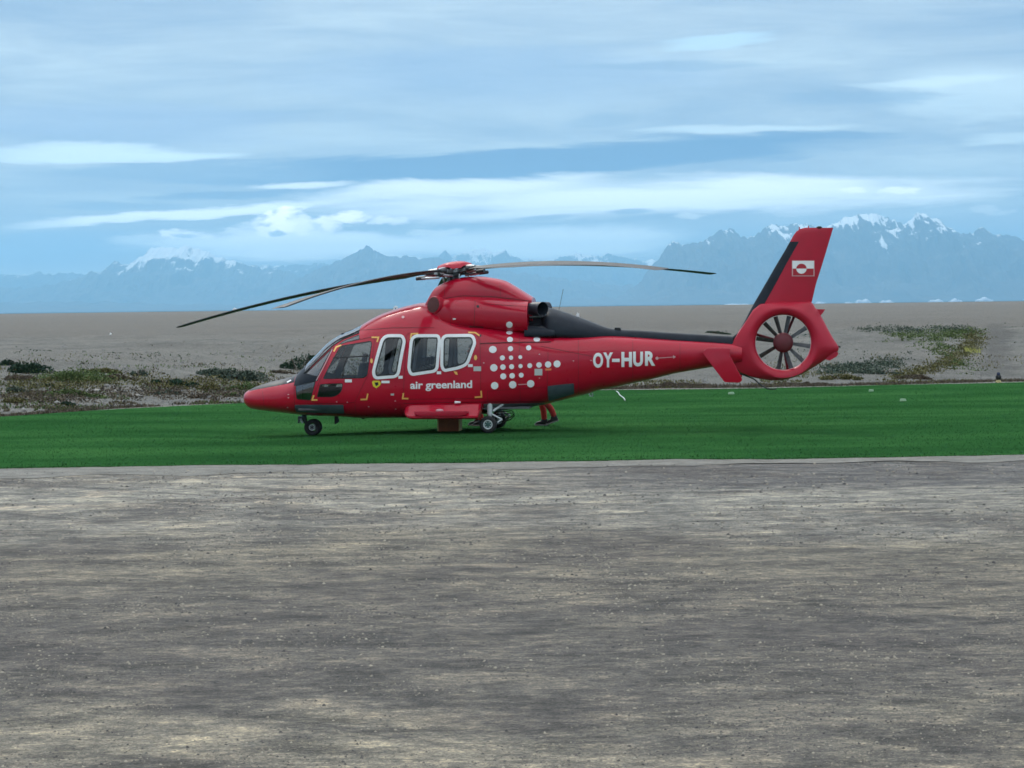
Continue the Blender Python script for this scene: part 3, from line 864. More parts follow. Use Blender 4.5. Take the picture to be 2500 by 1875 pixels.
L_DOME = Loft(
    top=[(1043, 737), (1046, 731), (1051, 722), (1057, 712), (1064, 703), (1081, 693), (1112, 680.7), (1140, 676), (1169, 675), (1207, 679), (1235, 686), (1254, 696), (1283, 714), (1304, 727)],
    bot=[(1043, 775), (1304, 785)],
    wid=[(1043, 0.34), (1060, 0.44), (1090, 0.50), (1150, 0.53), (1250, 0.52), (1304, 0.47)],
    zc=[(1043, 752), (1080, 742), (1150, 736), (1250, 738), (1304, 745)],
    nt=[(1043, 2.6), (1100, 3.2), (1304, 2.8)], nb=[(1043, 5.0), (1304, 5.0)])
L_DECK = Loft(
    top=[(1288, 790), (1345, 795), (1360, 798)], bot=[(1288, 826), (1360, 826)],
    wid=[(1288, 0.74), (1345, 0.68), (1360, 0.66)], zc=[(1288, 815), (1360, 816)],
    nt=[(1288, 3.0), (1360, 3.0)], nb=[(1288, 3.0), (1360, 3.0)])
L_SPINE = Loft(
    top=[(1288, 742), (1345, 752), (1380, 762.5), (1435, 782), (1486, 800.5), (1500, 803), (1560, 806.5), (1646, 812.5), (1740, 818), (1790, 821)],
    bot=[(1288, 828), (1380, 830), (1490, 838), (1646, 848), (1790, 855)],
    wid=[(1288, 0.30), (1326, 0.33), (1337, 0.55), (1348, 0.62), (1380, 0.55), (1430, 0.40), (1486, 0.22), (1520, 0.165), (1790, 0.13)],
    zc=[(1288, 806), (1380, 812), (1490, 821), (1646, 832), (1790, 842)],
    nt=[(1288, 2.2), (1380, 2.2), (1486, 2.4), (1790, 2.6)], nb=[(1288, 3), (1790, 3)])
L_ALL = [L_FUS, L_POD, L_DOME, L_DECK, L_SPINE]
def side(px, py, lofts, lift=0.006):
    """a point of the near outer skin behind a pixel, lifted a little off it"""
    off = -0.8
    for _ in range(6):
        x, z = hp(px, py, off)
        off = -max([lf.half(x, z) for lf in lofts] + [0.02])
    x, z = hp(px, py, off - lift)
    return Vector((x, off - lift, z))
def sxz(px, py, lofts=(L_FUS,)):
    p = side(px, py, lofts, 0.0)
    return (p.x, p.z)

def carve(bm, poly, sgn):
    """cut the outline of a convex polygon (x, z) into the skin on one side; returns the faces inside"""
    xs_ = [p[0] for p in poly]; zs_ = [p[1] for p in poly]
    lo = (min(xs_)-0.05, min(zs_)-0.05); hi = (max(xs_)+0.05, max(zs_)+0.05)
    def cand(f):
        if f.calc_center_median().y*sgn <= 0: return False
        vx = [v.co.x for v in f.verts]; vz = [v.co.z for v in f.verts]
        return max(vx) >= lo[0] and min(vx) <= hi[0] and max(vz) >= lo[1] and min(vz) <= hi[1]
    faces = [f for f in bm.faces if cand(f)]
    n = len(poly)
    for i in range(n):
        a = poly[i-1]; b = poly[i]
        e = Vector((b[0]-a[0], 0, b[1]-a[1]))
        if e.length < 1e-6: continue
        no = Vector((e.z, 0, -e.x)).normalized()
        geom = set(faces)
        for f in faces:
            geom.update(f.edges); geom.update(f.verts)
        r_ = bmesh.ops.bisect_plane(bm, geom=list(geom), dist=1e-6, plane_co=Vector((a[0], 0, a[1])), plane_no=no)
        faces = [q for q in r_['geom'] if isinstance(q, bmesh.types.BMFace)]
    out = []
    for f in faces:
        m = f.calc_center_median()
        if inside(poly, m.x, m.z): out.append(f)
    return out
def lift_out(bm, faces):
    """take faces out of bm into a bmesh of their own"""
    nb = bmesh.new(); vm = {}
    for f in faces:
        vs = []
        for v in f.verts:
            if v not in vm: vm[v] = nb.verts.new(v.co)
            vs.append(vm[v])
        nb.faces.new(vs)
    bmesh.ops.delete(bm, geom=faces, context='FACES')
    return nb
def thick(bm, t):
    """give a sheet thickness outwards by t"""
    bm.normal_update()
    nrm = {v: v.normal.copy() for v in bm.verts}
    old = bm.faces[:]
    r_ = bmesh.ops.extrude_face_region(bm, geom=old)
    nv = [q for q in r_['geom'] if isinstance(q, bmesh.types.BMVert)]
    src = {}
    for v in nv:
        v.co += v.normal*0
    kd = {}
    for v, n in nrm.items(): kd[(round(v.co.x, 5), round(v.co.y, 5), round(v.co.z, 5))] = n
    for v in nv:
        n = kd.get((round(v.co.x, 5), round(v.co.y, 5), round(v.co.z, 5)))
        if n is not None: v.co += n*t
    return bm
def shellmod(o, t=0.018, liner=1):
    md = o.modifiers.new('thickness', 'SOLIDIFY')
    md.thickness = t; md.offset = -1.0
    md.material_offset = liner; md.material_offset_rim = 0
    return md

# ---- fuselage skin with all its openings
fb = L_FUS.bm(0.03, 160, nose=True)
bmesh.ops.delete(fb, geom=[f for f in fb.faces if f.calc_center_median().y > 1e-6], context='FACES')
def mirrored(bm):
    m = bm.copy()
    for v in m.verts: v.co.y = -v.co.y
    bmesh.ops.reverse_faces(m, faces=m.faces[:])
    return m
def joined(bms):
    out = bmesh.new()
    for b in bms:
        me = bpy.data.meshes.new('tmp'); b.to_mesh(me); b.free(); out.from_mesh(me); bpy.data.meshes.remove(me)
    bmesh.ops.remove_doubles(out, verts=out.verts[:], dist=2e-4)
    return out
PX = lambda pts: [sxz(*p) for p in pts]
W1 = round_poly([(936, 820.5), (981.5, 820.5), (987, 832), (970.5, 918.5), (916, 922.5), (912, 908)], [17, 12, 10, 12, 16, 16])
W2 = round_poly([(1006, 820.5), (1069.5, 820.5), (1072.5, 830), (1066, 905), (1004, 914), (998.5, 900)], [17, 10, 8, 12, 16, 16])
W3 = round_poly([(1080.5, 820.5), (1153, 820), (1159.5, 836), (1139.5, 889), (1120, 897.5), (1084, 904.5), (1079, 893)], [14, 16, 16, 12, 12, 14, 14])
# pixel-space helpers: outer white frame grows, glass shrinks
def wxz(poly, d): return PX(grow(poly, d))
OPEN = {}
fus_parts = []
def window_set(poly, sgn, frame, gm=None):
    """glass + seal (+ white frame) let into the skin"""
    res = {}
    if frame:
        outer = carve(fb, wxz(poly, 4.2), sgn)
        fo = lift_out(fb, outer)
        seal = carve(fo, wxz(poly, -3.2), sgn)
        so = lift_out(fo, seal)
        gl_ = carve(so, wxz(poly, -6.2), sgn)
        go = lift_out(so, gl_)
    else:
        outer = carve(fb, PX(poly), sgn)
        so = lift_out(fb, outer)
        gl_ = carve(so, wxz(poly, -1.6), sgn)
        go = lift_out(so, gl_)
        fo = None
    thick(so, 0.004)
    if fo is not None: thick(fo, 0.012)
    for far in (False, True):
        mk = mirrored if far else (lambda q: q)
        pick = (mirrored(go), mirrored(so), mirrored(fo) if fo is not None else None) if not far else (go, so, fo)
        gob = obj_bm('window', pick[0], heli, [gm or M_GLASS], True)
        obj_bm('window_seal', pick[1], gob, [M_SEAL], False)
        if fo is not None: obj_bm('window_frame', pick[2], gob, [M_WHITE], True, R(40))
DOORWIN = round_poly([(831, 844), (905.5, 832), (908.5, 838), (897, 917), (888, 923.5), (787.5, 925.5)], [6, 5, 6, 12, 8, 5])
DOORLOW = round_poly([(781.5, 938), (837.5, 935.5), (836, 950), (830, 961), (815, 969.5), (773.5, 969.5)], [3, 5, 12, 14, 14, 3])
CHIN = round_poly([(721, 941.5), (771, 930.5), (758.5, 977.5), (724, 975)], [4, 3, 4, 5])
CORNER = round_poly([(745.5, 912.5), (814.5, 846.5), (775.5, 921)], [4, 2, 4])
UPPER = round_poly([(822, 845), (838, 832), (877, 816.5), (878.5, 828.5), (846, 836)], [2, 3, 3, 3, 3])
for sgn in (-1,):
    for P_, fr_ in ((W1, True), (W2, True), (W3, True), (DOORWIN, False), (DOORLOW, False), (CHIN, False), (CORNER, False), (UPPER, False)):
        window_set(P_, sgn, fr_, M_WSGLASS if P_ in (CORNER, UPPER, CHIN) else None)
# windscreen over the nose crest: both sides, one pane each beside the centre post
low = [(742.5, 912), (789, 866.5), (813, 843.5), (838, 828), (877, 812.5)]
# a fan of convex pieces between the glazing bar and far above the crest
pieces = []
pts = [sxz(*p) for p in low]
for a, b in zip(pts, pts[1:]):
    pieces.append(lift_out(fb, carve(fb, [a, b, (b[0], b[1]+0.9), (a[0], a[1]+0.9)], -1)))
wbm = joined(pieces)
obj_bm('windscreen', mirrored(wbm), heli, [M_WSGLASS], True)
obj_bm('windscreen', wbm, heli, [M_WSGLASS], True)
# centre post and top rail of the windscreen
b_ = bmesh.new()
cp = [(736, 907.5), (761, 881), (788, 854), (806, 836), (833, 818), (864, 804.5), (880, 797)]
tube(b_, [Vector((hp(*p)[0], 0, hp(*p)[1]-0.012)) for p in cp], 0.028, 10)
obj_bm('windscreen_post', b_, heli, [M_BLACK], True)
# glazing bar between windscreen and side panes
for sgn in (-1, 1):
    b_ = bmesh.new()
    pts = []
    for k in range(13):
        t = k/12
        seg = t*(len(low)-1); i = min(int(seg), len(low)-2); u = seg-i
        p = side(low[i][0]*(1-u)+low[i+1][0]*u, low[i][1]*(1-u)+low[i+1][1]*u, [L_FUS], 0.004)
        pts.append(Vector((p.x, p.y*-sgn if sgn > 0 else p.y, p.z)))
    tube(b_, pts, 0.016, 8)
    obj_bm('glazing_bar', b_, heli, [M_SEAL], True)
# grey side panels, belly and black nose top are painted panels of the skin
def panel(name, polys, mat, raise_=0.0, conv=PX, one=False):
    bms = []
    for P_ in polys:
        fs = carve(fb, conv(P_), -1)
        if fs: bms.append(lift_out(fb, fs))
    nb = joined(bms)
    if raise_: thick(nb, raise_)
    if one: sides = [joined([mirrored(nb), nb])]
    else: sides = [mirrored(nb), nb]
    for q in sides:
        o = obj_bm(name, q, heli, [mat, M_LINER], True, R(35))
        if not raise_: shellmod(o)
panel('grey_side_panel', [round_poly([(719.5, 988.5), (838.5, 988), (841, 1009), (723, 1005.5)], 3)], M_GREY, raise_=0.008)
panel('grey_rear_panel', [round_poly([(1337, 942.5), (1401, 935.5), (1402, 961), (1339.5, 979)], 3)], M_GREY, raise_=0.008)
# anti-glare panel along the top of the nose: everything above a line
ag = [(607, 955), (634, 949.5), (660, 945), (686, 940), (717.5, 933.5)]
agp = []
for a, b in zip(ag, ag[1:]):
    A = sxz(*a); B = sxz(*b)
    agp.append([A, B, (B[0], B[1]+0.6), (A[0], A[1]+0.6)])
panel('anti_glare_panel', agp, M_BLACK, conv=lambda q: q, one=True)
A = sxz(717.5, 943); B = sxz(745, 937); C_ = sxz(776, 930)
def up(P, z): return (P[0], P[1]+z)
panel('cockpit_black_panel', [[A, B, up(B, 0.5), up(A, 0.5)], [B, C_, up(sxz(776.5, 922), 0.004), up(B, 0.4)]], M_BLACK, conv=lambda q: q, one=True)
# belly
bl = [(1180, 986), (1330, 983.5)]
A = sxz(*bl[0]); B = sxz(*bl[1])
panel('belly_panel', [[(A[0], A[1]), (B[0], B[1]), (B[0], B[1]-0.6), (A[0], A[1]-0.6)]], M_BELLY, conv=lambda q: q, one=True)
fus = obj_bm('fuselage', joined([mirrored(fb), fb]), heli, [M_RED, M_LINER], True, R(50))
shellmod(fus)

# ---- cowlings, deck, spine
obj_bm('engine_cowling', L_POD.bm(0.03, 96), heli, [M_RED], True, R(45))
obj_bm('gearbox_fairing', L_DOME.bm(0.03, 96), heli, [M_RED], True, R(45))
obj_bm('exhaust_deck', L_DECK.bm(0.05, 64), heli, [M_BLACK], True, R(45))
obj_bm('tail_spine_fairing', L_SPINE.bm(0.04, 64), heli, [M_BLACK], True, R(45))
# cowling lip: a narrow raised edge where the fairing meets the engine cowling
def ribbon_pts(pts, wd):
    P = [Vector(p) for p in pts]
    L_, R_ = [], []
    for i, p in enumerate(P):
        d1 = (P[i]-P[i-1]).normalized() if i else None
        d2 = (P[i+1]-P[i]).normalized() if i < len(P)-1 else None
        if d1 is None: n = Vector((-d2.y, d2.x)); k = 1
        elif d2 is None: n = Vector((-d1.y, d1.x)); k = 1
        else:
            n1 = Vector((-d1.y, d1.x)); n2 = Vector((-d2.y, d2.x)); n = (n1+n2).normalized(); k = 1/max(n.dot(n1), 0.4)
        L_.append(p+n*wd/2*k); R_.append(p-n*wd/2*k)
    return [[L_[i], L_[i+1], R_[i+1], R_[i]] for i in range(len(P)-1)]
def densify(pts, step=6.0):
    out = [pts[0]]
    for a, b in zip(pts, pts[1:]):
        n = max(1, int(math.hypot(b[0]-a[0], b[1]-a[1])/step))
        out += [(a[0]+(b[0]-a[0])*k/n, a[1]+(b[1]-a[1])*k/n) for k in range(1, n+1)]
    return out
def decal_bm(bm2, lofts, lift, step=5.0):
    """drape a flat figure drawn in picture units over the near skin"""
    xs_ = [v.co.x for v in bm2.verts]; ys_ = [v.co.y for v in bm2.verts]
    if not xs_: return bm2
    for ax_i, lo, hi in ((0, min(xs_), max(xs_)), (1, min(ys_), max(ys_))):
        k = lo + step
        while k < hi:
            pc = Vector((k, 0, 0)) if ax_i == 0 else Vector((0, k, 0))
            pn = Vector((1, 0, 0)) if ax_i == 0 else Vector((0, 1, 0))
            bmesh.ops.bisect_plane(bm2, geom=bm2.verts[:]+bm2.edges[:]+bm2.faces[:], dist=1e-5, plane_co=pc, plane_no=pn)
            k += step
    for v in bm2.verts:
        v.co = side(v.co.x, v.co.y, lofts, lift) if lofts is not None else v.co
    bmesh.ops.recalc_face_normals(bm2, faces=bm2.faces[:])
    return bm2
def decal(name, polys, mat, lofts=(L_FUS,), lift=0.006, parent=None, step=6.0):
    bm2 = bmesh.new()
    for P_ in polys:
        bm2.faces.new([bm2.verts.new((p[0], p[1], 0)) for p in P_])
    return obj_bm(name, decal_bm(bm2, lofts, lift, step), parent or heli, [mat], True)
def line(name, pts, wd, mat, lofts=(L_FUS,), lift=0.005, dens=True):
    return decal(name, ribbon_pts(densify(pts, 8.0) if dens else pts, wd), mat, lofts, lift, step=9.0)
def circle(cx, cy, rx, ry=None, n=20, a0=0.0, a1=2*math.pi):
    ry = ry or rx
    return [(cx+rx*math.cos(a0+(a1-a0)*k/n), cy+ry*math.sin(a0+(a1-a0)*k/n)) for k in range(n)]

# door seams and panel joints
SE = 1.0
line('panel_seam', [(818, 839), (760, 980), (770, 985), (838, 985.5), (866, 982), (906, 900), (915, 828), (905, 823), (838, 838)], SE, M_SEAM)
line('panel_seam', [(1000, 812), (992, 820), (984, 975), (1174, 973), (1172, 830), (1160, 812)], SE, M_SEAM)
line('panel_seam', [(718, 938), (719, 1005)], SE, M_SEAM)
line('panel_seam', [(985, 985), (1170, 981.5), (1330, 981)], 1.6, M_SEAM)
line('cowling_seam', [(1160, 735), (1157, 800)], 1.3, M_SEAM, (L_POD, L_DOME, L_FUS))
line('cowling_lip', [(1088, 728), (1130, 722), (1200, 724), (1298, 735)], 1.6, M_SEAM, (L_POD, L_DOME), 0.012)
line('panel_seam', [(1338, 860), (1336, 938), (1337, 985)], SE, M_SEAM)
line('panel_seam', [(1320, 845), (1380, 857), (1445, 870)], 1.1, M_SEAM)
line('sliding_rail', [(1172, 838.5), (1240, 836), (1345, 834.5)], 2.6, M_SEAM, (L_FUS,), 0.010)
line('panel_seam', [(730, 1004), (770, 1008), (860, 1012)], SE, M_SEAM)
line('panel_seam', [(880, 806), (960, 800), (1060, 800)], 1.0, M_SEAM)
line('cockpit_window_bar', [(812, 874), (850, 872), (901, 869)], 3.2, M_SEAL, (L_FUS,), 0.004)
line('cockpit_window_bar', [(847, 873), (839, 897), (836, 923)], 3.0, M_SEAL, (L_FUS,), 0.004)
for pts in ([(1412, 822), (1412, 962)], [(1545, 830), (1545, 930)], [(1660, 838), (1660, 905)], [(1268, 815), (1270, 985)], [(866, 985), (870, 1014)], [(975, 985), (984, 1014)], [(640, 948), (646, 1000)], [(1085, 700), (1085, 722)], [(1220, 690), (1222, 722)]):
    line('panel_seam', pts, 0.8, M_SEAM, (L_FUS, L_POD, L_DOME))
line('panel_seam', [(1190, 955), (1260, 950), (1330, 945)], 0.8, M_SEAM)
line('panel_seam', [(1190, 955), (1190, 982)], 0.8, M_SEAM)
line('panel_seam', [(1100, 770), (1100, 795), (1150, 800)], 0.8, M_SEAM, (L_POD, L_FUS))
line('panel_seam', [(1180, 742), (1290, 748)], 0.8, M_SEAM, (L_POD, L_DOME))
# yellow door markings
for pts in ([(815, 858), (821, 847), (833, 842.5)], [(766, 965), (762, 976.5), (775, 976.5)], [(907, 823.5), (924, 823.5), (920.5, 835)],
            [(1002, 827), (1004.5, 815), (1021, 814.5)], [(1143, 811.5), (1160, 812), (1171, 819.5)], [(898, 961), (895, 975), (880, 975.5)],
            [(985, 959.5), (983, 973), (997, 973.5)], [(1174.5, 954), (1175.5, 969), (1159, 970)]):
    decal('door_marking', ribbon_pts(pts, 3.6), M_YEL, lift=0.008)
decal('door_handle_marking', [circle(907, 881, 3.2, 6, 10)], M_YEL, lift=0.008)
decal('door_handle_marking', [circle(1161, 873, 4.0, 6.5, 10)], M_YEL, lift=0.008)
decal('door_handle_marking', [[(1107, 906), (1116, 908), (1117.5, 915), (1112, 914)]], M_YEL, lift=0.008)
# white and grey instruction labels
for (x0, y0, x1, y1, mm) in ((842, 926, 859, 933.5, M_WHITE), (972.5, 917.5, 983, 924.5, M_WHITE), (1066.5, 906.5, 1077, 913.5, M_WHITE),
                             (1142.5, 889, 1154, 896, M_WHITE), (931, 929.5, 951, 935.5, M_WHITE), (1156, 894.5, 1174.5, 906, M_GREYMARK),
                             (1305, 900.5, 1324, 916.5, M_GREYMARK), (1331, 899.5, 1346, 904.5, M_ORANGE), (954, 961, 962, 965.5, M_GREYMARK), (1105.5, 777, 1112.5, 780.5, M_WHITE)):
    decal('instruction_label', [[(x0, y0), (x1, y0), (x1, y1), (x0, y1)]], mm, (L_FUS, L_POD), 0.008)
for (x, y) in ((965, 979), (900, 993), (704, 963), (704, 971), (702, 995), (822, 981), (848, 982), (966, 999), (1181, 886), (1400, 881), (1443, 880), (1317, 865), (1317, 923)):
    decal('rivet_mark', [circle(x, y, 2.0, 1.4, 8)], M_PINK, lift=0.006)
# yellow hexagonal sticker with a dark arrow
yo = decal('warning_sticker', [[(908, 933), (911, 929.5), (926, 929.5), (930, 934), (928, 941), (919, 948), (911, 943)]], M_YEL2, lift=0.008)
decal('sticker_arrow', [[(914, 934), (923, 933), (924, 939), (918, 943)]], M_BLACK, lift=0.011, parent=yo)
# logo of white dots
DOTS = [(505, 258, 38, 38), (505, 352, 38, 21), (512, 433, 36, 32), (832, 432, 40, 27), (308, 552, 46, 42), (518, 543, 31, 31), (735, 532, 31, 31),
        (422, 652, 30, 30), (525, 650, 26, 26), (635, 643, 23, 23), (320, 770, 44, 44), (428, 762, 33, 33), (532, 757, 30, 30), (638, 750, 25, 25),
        (748, 745, 29, 29), (858, 737, 33, 33), (966, 731, 38, 38), (1073, 724, 42, 42), (432, 872, 36, 36), (538, 865, 33, 33), (646, 858, 29, 29),
        (330, 983, 44, 44), (545, 972, 44, 44), (759, 960, 44, 44)]
for (X_, Y_, rx, ry) in DOTS:
    decal('logo_dot', [circle(1140+X_/4.878, 740+Y_/4.878, rx/4.878, ry/4.878, 24)], M_WHITE, (L_FUS, L_POD), 0.008, step=5.0)
decal('logo_bar', [[(1265, 938), (1286, 937), (1286, 939), (1265, 940)]], M_PINK, lift=0.006)

# lettering
def glyph_bm(txt, bold):
    cu = bpy.data.curves.new('txt', 'FONT')
    cu.body = txt; cu.size = 1.0; cu.offset = bold; cu.resolution_u = 6; cu.fill_mode = 'BOTH'
    ob = bpy.data.objects.new('txt', cu); col.objects.link(ob)
    dg = bpy.context.evaluated_depsgraph_get(); dg.update()
    me = bpy.data.meshes.new_from_object(ob.evaluated_get(dg))
    b = bmesh.new(); b.from_mesh(me)
    bpy.data.objects.remove(ob); bpy.data.curves.remove(cu); bpy.data.meshes.remove(me)
    bmesh.ops.remove_doubles(b, verts=b.verts[:], dist=1e-5)
    return b
def lettering(name, txt, x0, x1, ytop, ybot, rise, mat, bold, lofts, lift=0.008):
    b = glyph_bm(txt, bold)
    gx0 = min(v.co.x for v in b.verts); gx1 = max(v.co.x for v in b.verts)
    gy0 = min(v.co.y for v in b.verts); gy1 = max(v.co.y for v in b.verts)
    for v in b.verts:
        u = (v.co.x-gx0)/(gx1-gx0); t = (v.co.y-gy0)/(gy1-gy0)
        v.co = Vector((x0+u*(x1-x0), ybot+(ytop-ybot)*t - rise*u, 0))
    decal_bm(b, lofts, lift, 4.0)
    return obj_bm(name, b, heli, [mat], False)
lettering('lettering', 'air greenland', 1001.5, 1152.5, 931.0, 955.5, 2.5, M_WHITE, 0.026, (L_FUS,))
for ch, a, b, t, bt in (('O', 358, 486, 638, 832), ('Y', 488, 612, 635, 826), ('-', 602, 700, 715, 757), ('H', 722, 858, 628, 822), ('U', 872, 1000, 624, 814), ('R', 1025, 1157, 619, 806)):
    lettering('registration_letter', ch, 1380+a/5.267, 1380+b/5.267, 740+t/5.267, 740+bt/5.267, 0.0, M_WHITE, 0.045, (L_FUS,))
line('jacking_arrow', [(1601, 874.5), (1648, 871.5)], 1.6, M_PINK)
decal('jacking_arrow', [circle(1604, 874.5, 4, 4, 8)], M_PINK, lift=0.009)
decal('jacking_arrow', [[(1643, 867), (1650, 871.3), (1644, 876)]], M_PINK, lift=0.009)

# ---- air intake on the cowling front, exhausts
for s in (-1, 1):
    ctr = side(1063, 745, (L_POD, L_DOME, L_FUS), -0.02)
    p = Vector((ctr.x, ctr.y*(1 if s < 0 else -1), ctr.z))
    ax = Vector((-0.55, 0.80*s, 0.12)).normalized()
    b_ = bmesh.new(); tube(b_, [p-ax*0.12, p+ax*0.05, p+ax*0.065], [0.185, 0.188, 0.172], 28)
    o_i = obj_bm('intake_ring', b_, heli, [M_RED2], True, R(35))
    b_ = bmesh.new(); tube(b_, [p+ax*0.05, p+ax*0.075, p+ax*0.09], [0.168, 0.162, 0.06], 28)
    obj_bm('intake_screen', b_, o_i, [M_SCREEN], True, R(60))
    e0 = H3(1292, 754, -0.40); e1 = H3(1313, 754, -0.46); e2 = H3(1325, 755, -0.57)
    pts = [Vector((q.x, q.y*(1 if s < 0 else -1), q.z)) for q in (e0, e1, e2)]
    b_ = bmesh.new(); tube(b_, pts, [0.135, 0.148, 0.155], 28, caps=False)
    tube(b_, [pts[2], pts[2]-(pts[2]-pts[1])*0.02, pts[1], pts[0]], [0.155, 0.146, 0.138, 0.125], 28, caps=False)
    ex = obj_bm('exhaust_nozzle', b_, heli, [M_EXH], True, R(35))
    b_ = bmesh.new(); tube(b_, [pts[0]+(pts[1]-pts[0])*0.5, pts[0]+(pts[1]-pts[0])*0.52], 0.136, 24)
    obj_bm('exhaust_bore', b_, ex, [M_SOOT], False)
    q0 = H3(1293, 775, -0.52); q1 = H3(1325, 772, -0.52)
    b_ = bmesh.new(); tube(b_, [Vector((q.x, q.y*(1 if s < 0 else -1), q.z)) for q in (q0, q1)], 0.03, 12)
    obj_bm('drain_pipe', b_, heli, [M_DARKMETAL], True, R(40))
b_ = bmesh.new(); q = H3(1288, 740); q2 = H3(1293, 812)
box(b_, (q.x, -0.62, q2.y if False else hz(1290, 808)), (q.x+0.05, 0.62, hz(1290, 752)))
obj_bm('rear_bulkhead', b_, heli, [M_SOOT])
decal('cowling_hole', [circle(1166.5, 748, 3.6, 3.4, 12)], M_SEAL, (L_POD, L_DOME), 0.006)
decal('cowling_latch', [[(1146, 795), (1180, 797), (1180, 801), (1146, 800)]], M_SEAM, (L_POD, L_FUS), 0.01)

# ---- fin with black leading edge
fin_st = [(838, 1781, 1832, 14, 0.13), (822, 1789, 1836, 18, 0.14), (811, 1803, 1840, 22, 0.145), (780, 1820, 1858, 24, 0.15), (762, 1829, 1880, 25, 0.148), (755, 1833, 1960, 26, 0.145), (737, 1843, 1982, 26, 0.14), (694, 1868, 1992, 25, 0.12), (650, 1893.5, 2006, 23, 0.105), (614, 1915, 2017, 22, 0.095),
          (590, 1928.5, 2024, 22, 0.085), (574, 1937.5, 2029, 22, 0.08), (565, 1944.5, 2031.5, 20, 0.07), (559, 1953, 2033.5, 18, 0.055), (556, 1964, 2034.5, 16, 0.03)]
def fin_rows():
    rows_ = []
    for (py, le, te, strip, th) in fin_st:
        x0, z0 = hp(le, py); x1, z1 = hp(te, py); xs1, _ = hp(le+strip, py)
        fs = (xs1-x0)/(x1-x0)
        us = [0, 0.004, 0.015, 0.04, 0.08, 0.12] + [fs] + [fs+(1-fs)*k for k in (0.12, 0.3, 0.5, 0.7, 0.88, 1.0)]
        us = sorted(us)
        row = []
        for u in us:
            t = th*2.6*(0.2969*math.sqrt(u)-0.126*u-0.3516*u*u+0.2843*u**3-0.0985*u**4)/0.2969*0.62
            row.append((x0+(x1-x0)*u, t, z0+(z1-z0)*u, u, fs))
        rows_.append(row)
    return rows_
fr_ = fin_rows()
fin_bm, le_bm = bmesh.new(), bmesh.new()
for s in (-1, 1):
    for r0, r1, st in zip(fr_, fr_[1:], fin_st):
        for a, b, c_, d_ in zip(r0, r0[1:], r1[1:], r1):
            black = (a[3]+b[3])/2 < r0[0][4] and st[0] > 613.5
            tb = le_bm if black else fin_bm
            k = 1.0
            q = [tb.verts.new((p[0], s*(p[1]*k+(0.004 if black else 0)), p[2])) for p in (a, b, c_, d_)]
            tb.faces.new(q)
top = [fr_[-1]]
q1 = [fin_bm.verts.new((p[0], -p[1], p[2])) for p in fr_[-1]]; q2 = [fin_bm.verts.new((p[0], p[1], p[2])) for p in fr_[-1]]
for i in range(len(q1)-1): fin_bm.faces.new((q1[i], q1[i+1], q2[i+1], q2[i]))
for b_ in (fin_bm, le_bm):
    bmesh.ops.remove_doubles(b_, verts=b_.verts[:], dist=1e-4); bmesh.ops.recalc_face_normals(b_, faces=b_.faces[:])
fin = obj_bm('tail_fin', fin_bm, heli, [M_RED2], True, R(40))
obj_bm('leading_edge_strip', le_bm, fin, [M_BLACK], True, R(40))
def fin_half(x, z):
    best = 0.02
    for r0, r1 in zip(fr_, fr_[1:]):
        if min(r0[0][2], r1[0][2]) <= z <= max(r0[0][2], r1[0][2]):
            f = (z-r0[0][2])/(r1[0][2]-r0[0][2])
            row = [(a[0]*(1-f)+b[0]*f, a[1]*(1-f)+b[1]*f) for a, b in zip(r0, r1)]
            return float(np.interp(x, [p[0] for p in row], [p[1] for p in row]))
    return best
class FinSurf:
    half = staticmethod(fin_half)
FS = FinSurf()
# flag on the fin
def fdec(name, polys, mat, lift, parent): return decal(name, polys, mat, (FS,), lift, parent, 5.0)
flag = fdec('flag_border', [[(1933.4, 636), (1988.5, 636), (1988.5, 674.5), (1933.4, 674.5)]], M_PINK, 0.005, fin)
fdec('flag_white_field', [[(1934.6, 637), (1987, 637), (1987, 655.7), (1934.6, 655.7)]], M_WHITE, 0.009, flag)
fdec('flag_red_field', [[(1936, 655.7), (1986, 655.7), (1986, 672.5), (1936, 672.5)]], M_FLAGRED, 0.009, flag)
fdec('flag_red_half_disc', [[(1956.7+12.6*math.cos(a), 655.7+11.8*math.sin(a)) for a in np.linspace(math.pi, 2*math.pi, 20)]], M_FLAGRED, 0.013, flag)
fdec('flag_white_half_disc', [[(1956.7+12.6*math.cos(a), 655.7+12.6*math.sin(a)) for a in np.linspace(0, math.pi, 20)]], M_WHITE, 0.013, flag)
for (px, py, h_) in ((1951.5, 558, 7), (1974, 556.5, 8)):
    b_ = bmesh.new(); tube(b_, [H3(px, py+3), H3(px, py-h_+3)], 0.012, 8); obj_bm('fin_antenna', b_, fin, [M_RED2])
b_ = bmesh.new(); p = H3(2000, 555.5); bmesh.ops.create_uvsphere(b_, u_segments=12, v_segments=8, radius=0.05, matrix=Matrix.Translation(p) @ Matrix.Diagonal((1.2, 0.8, 0.6, 1)))
obj_bm('fin_beacon', b_, fin, [M_SEAL], True)

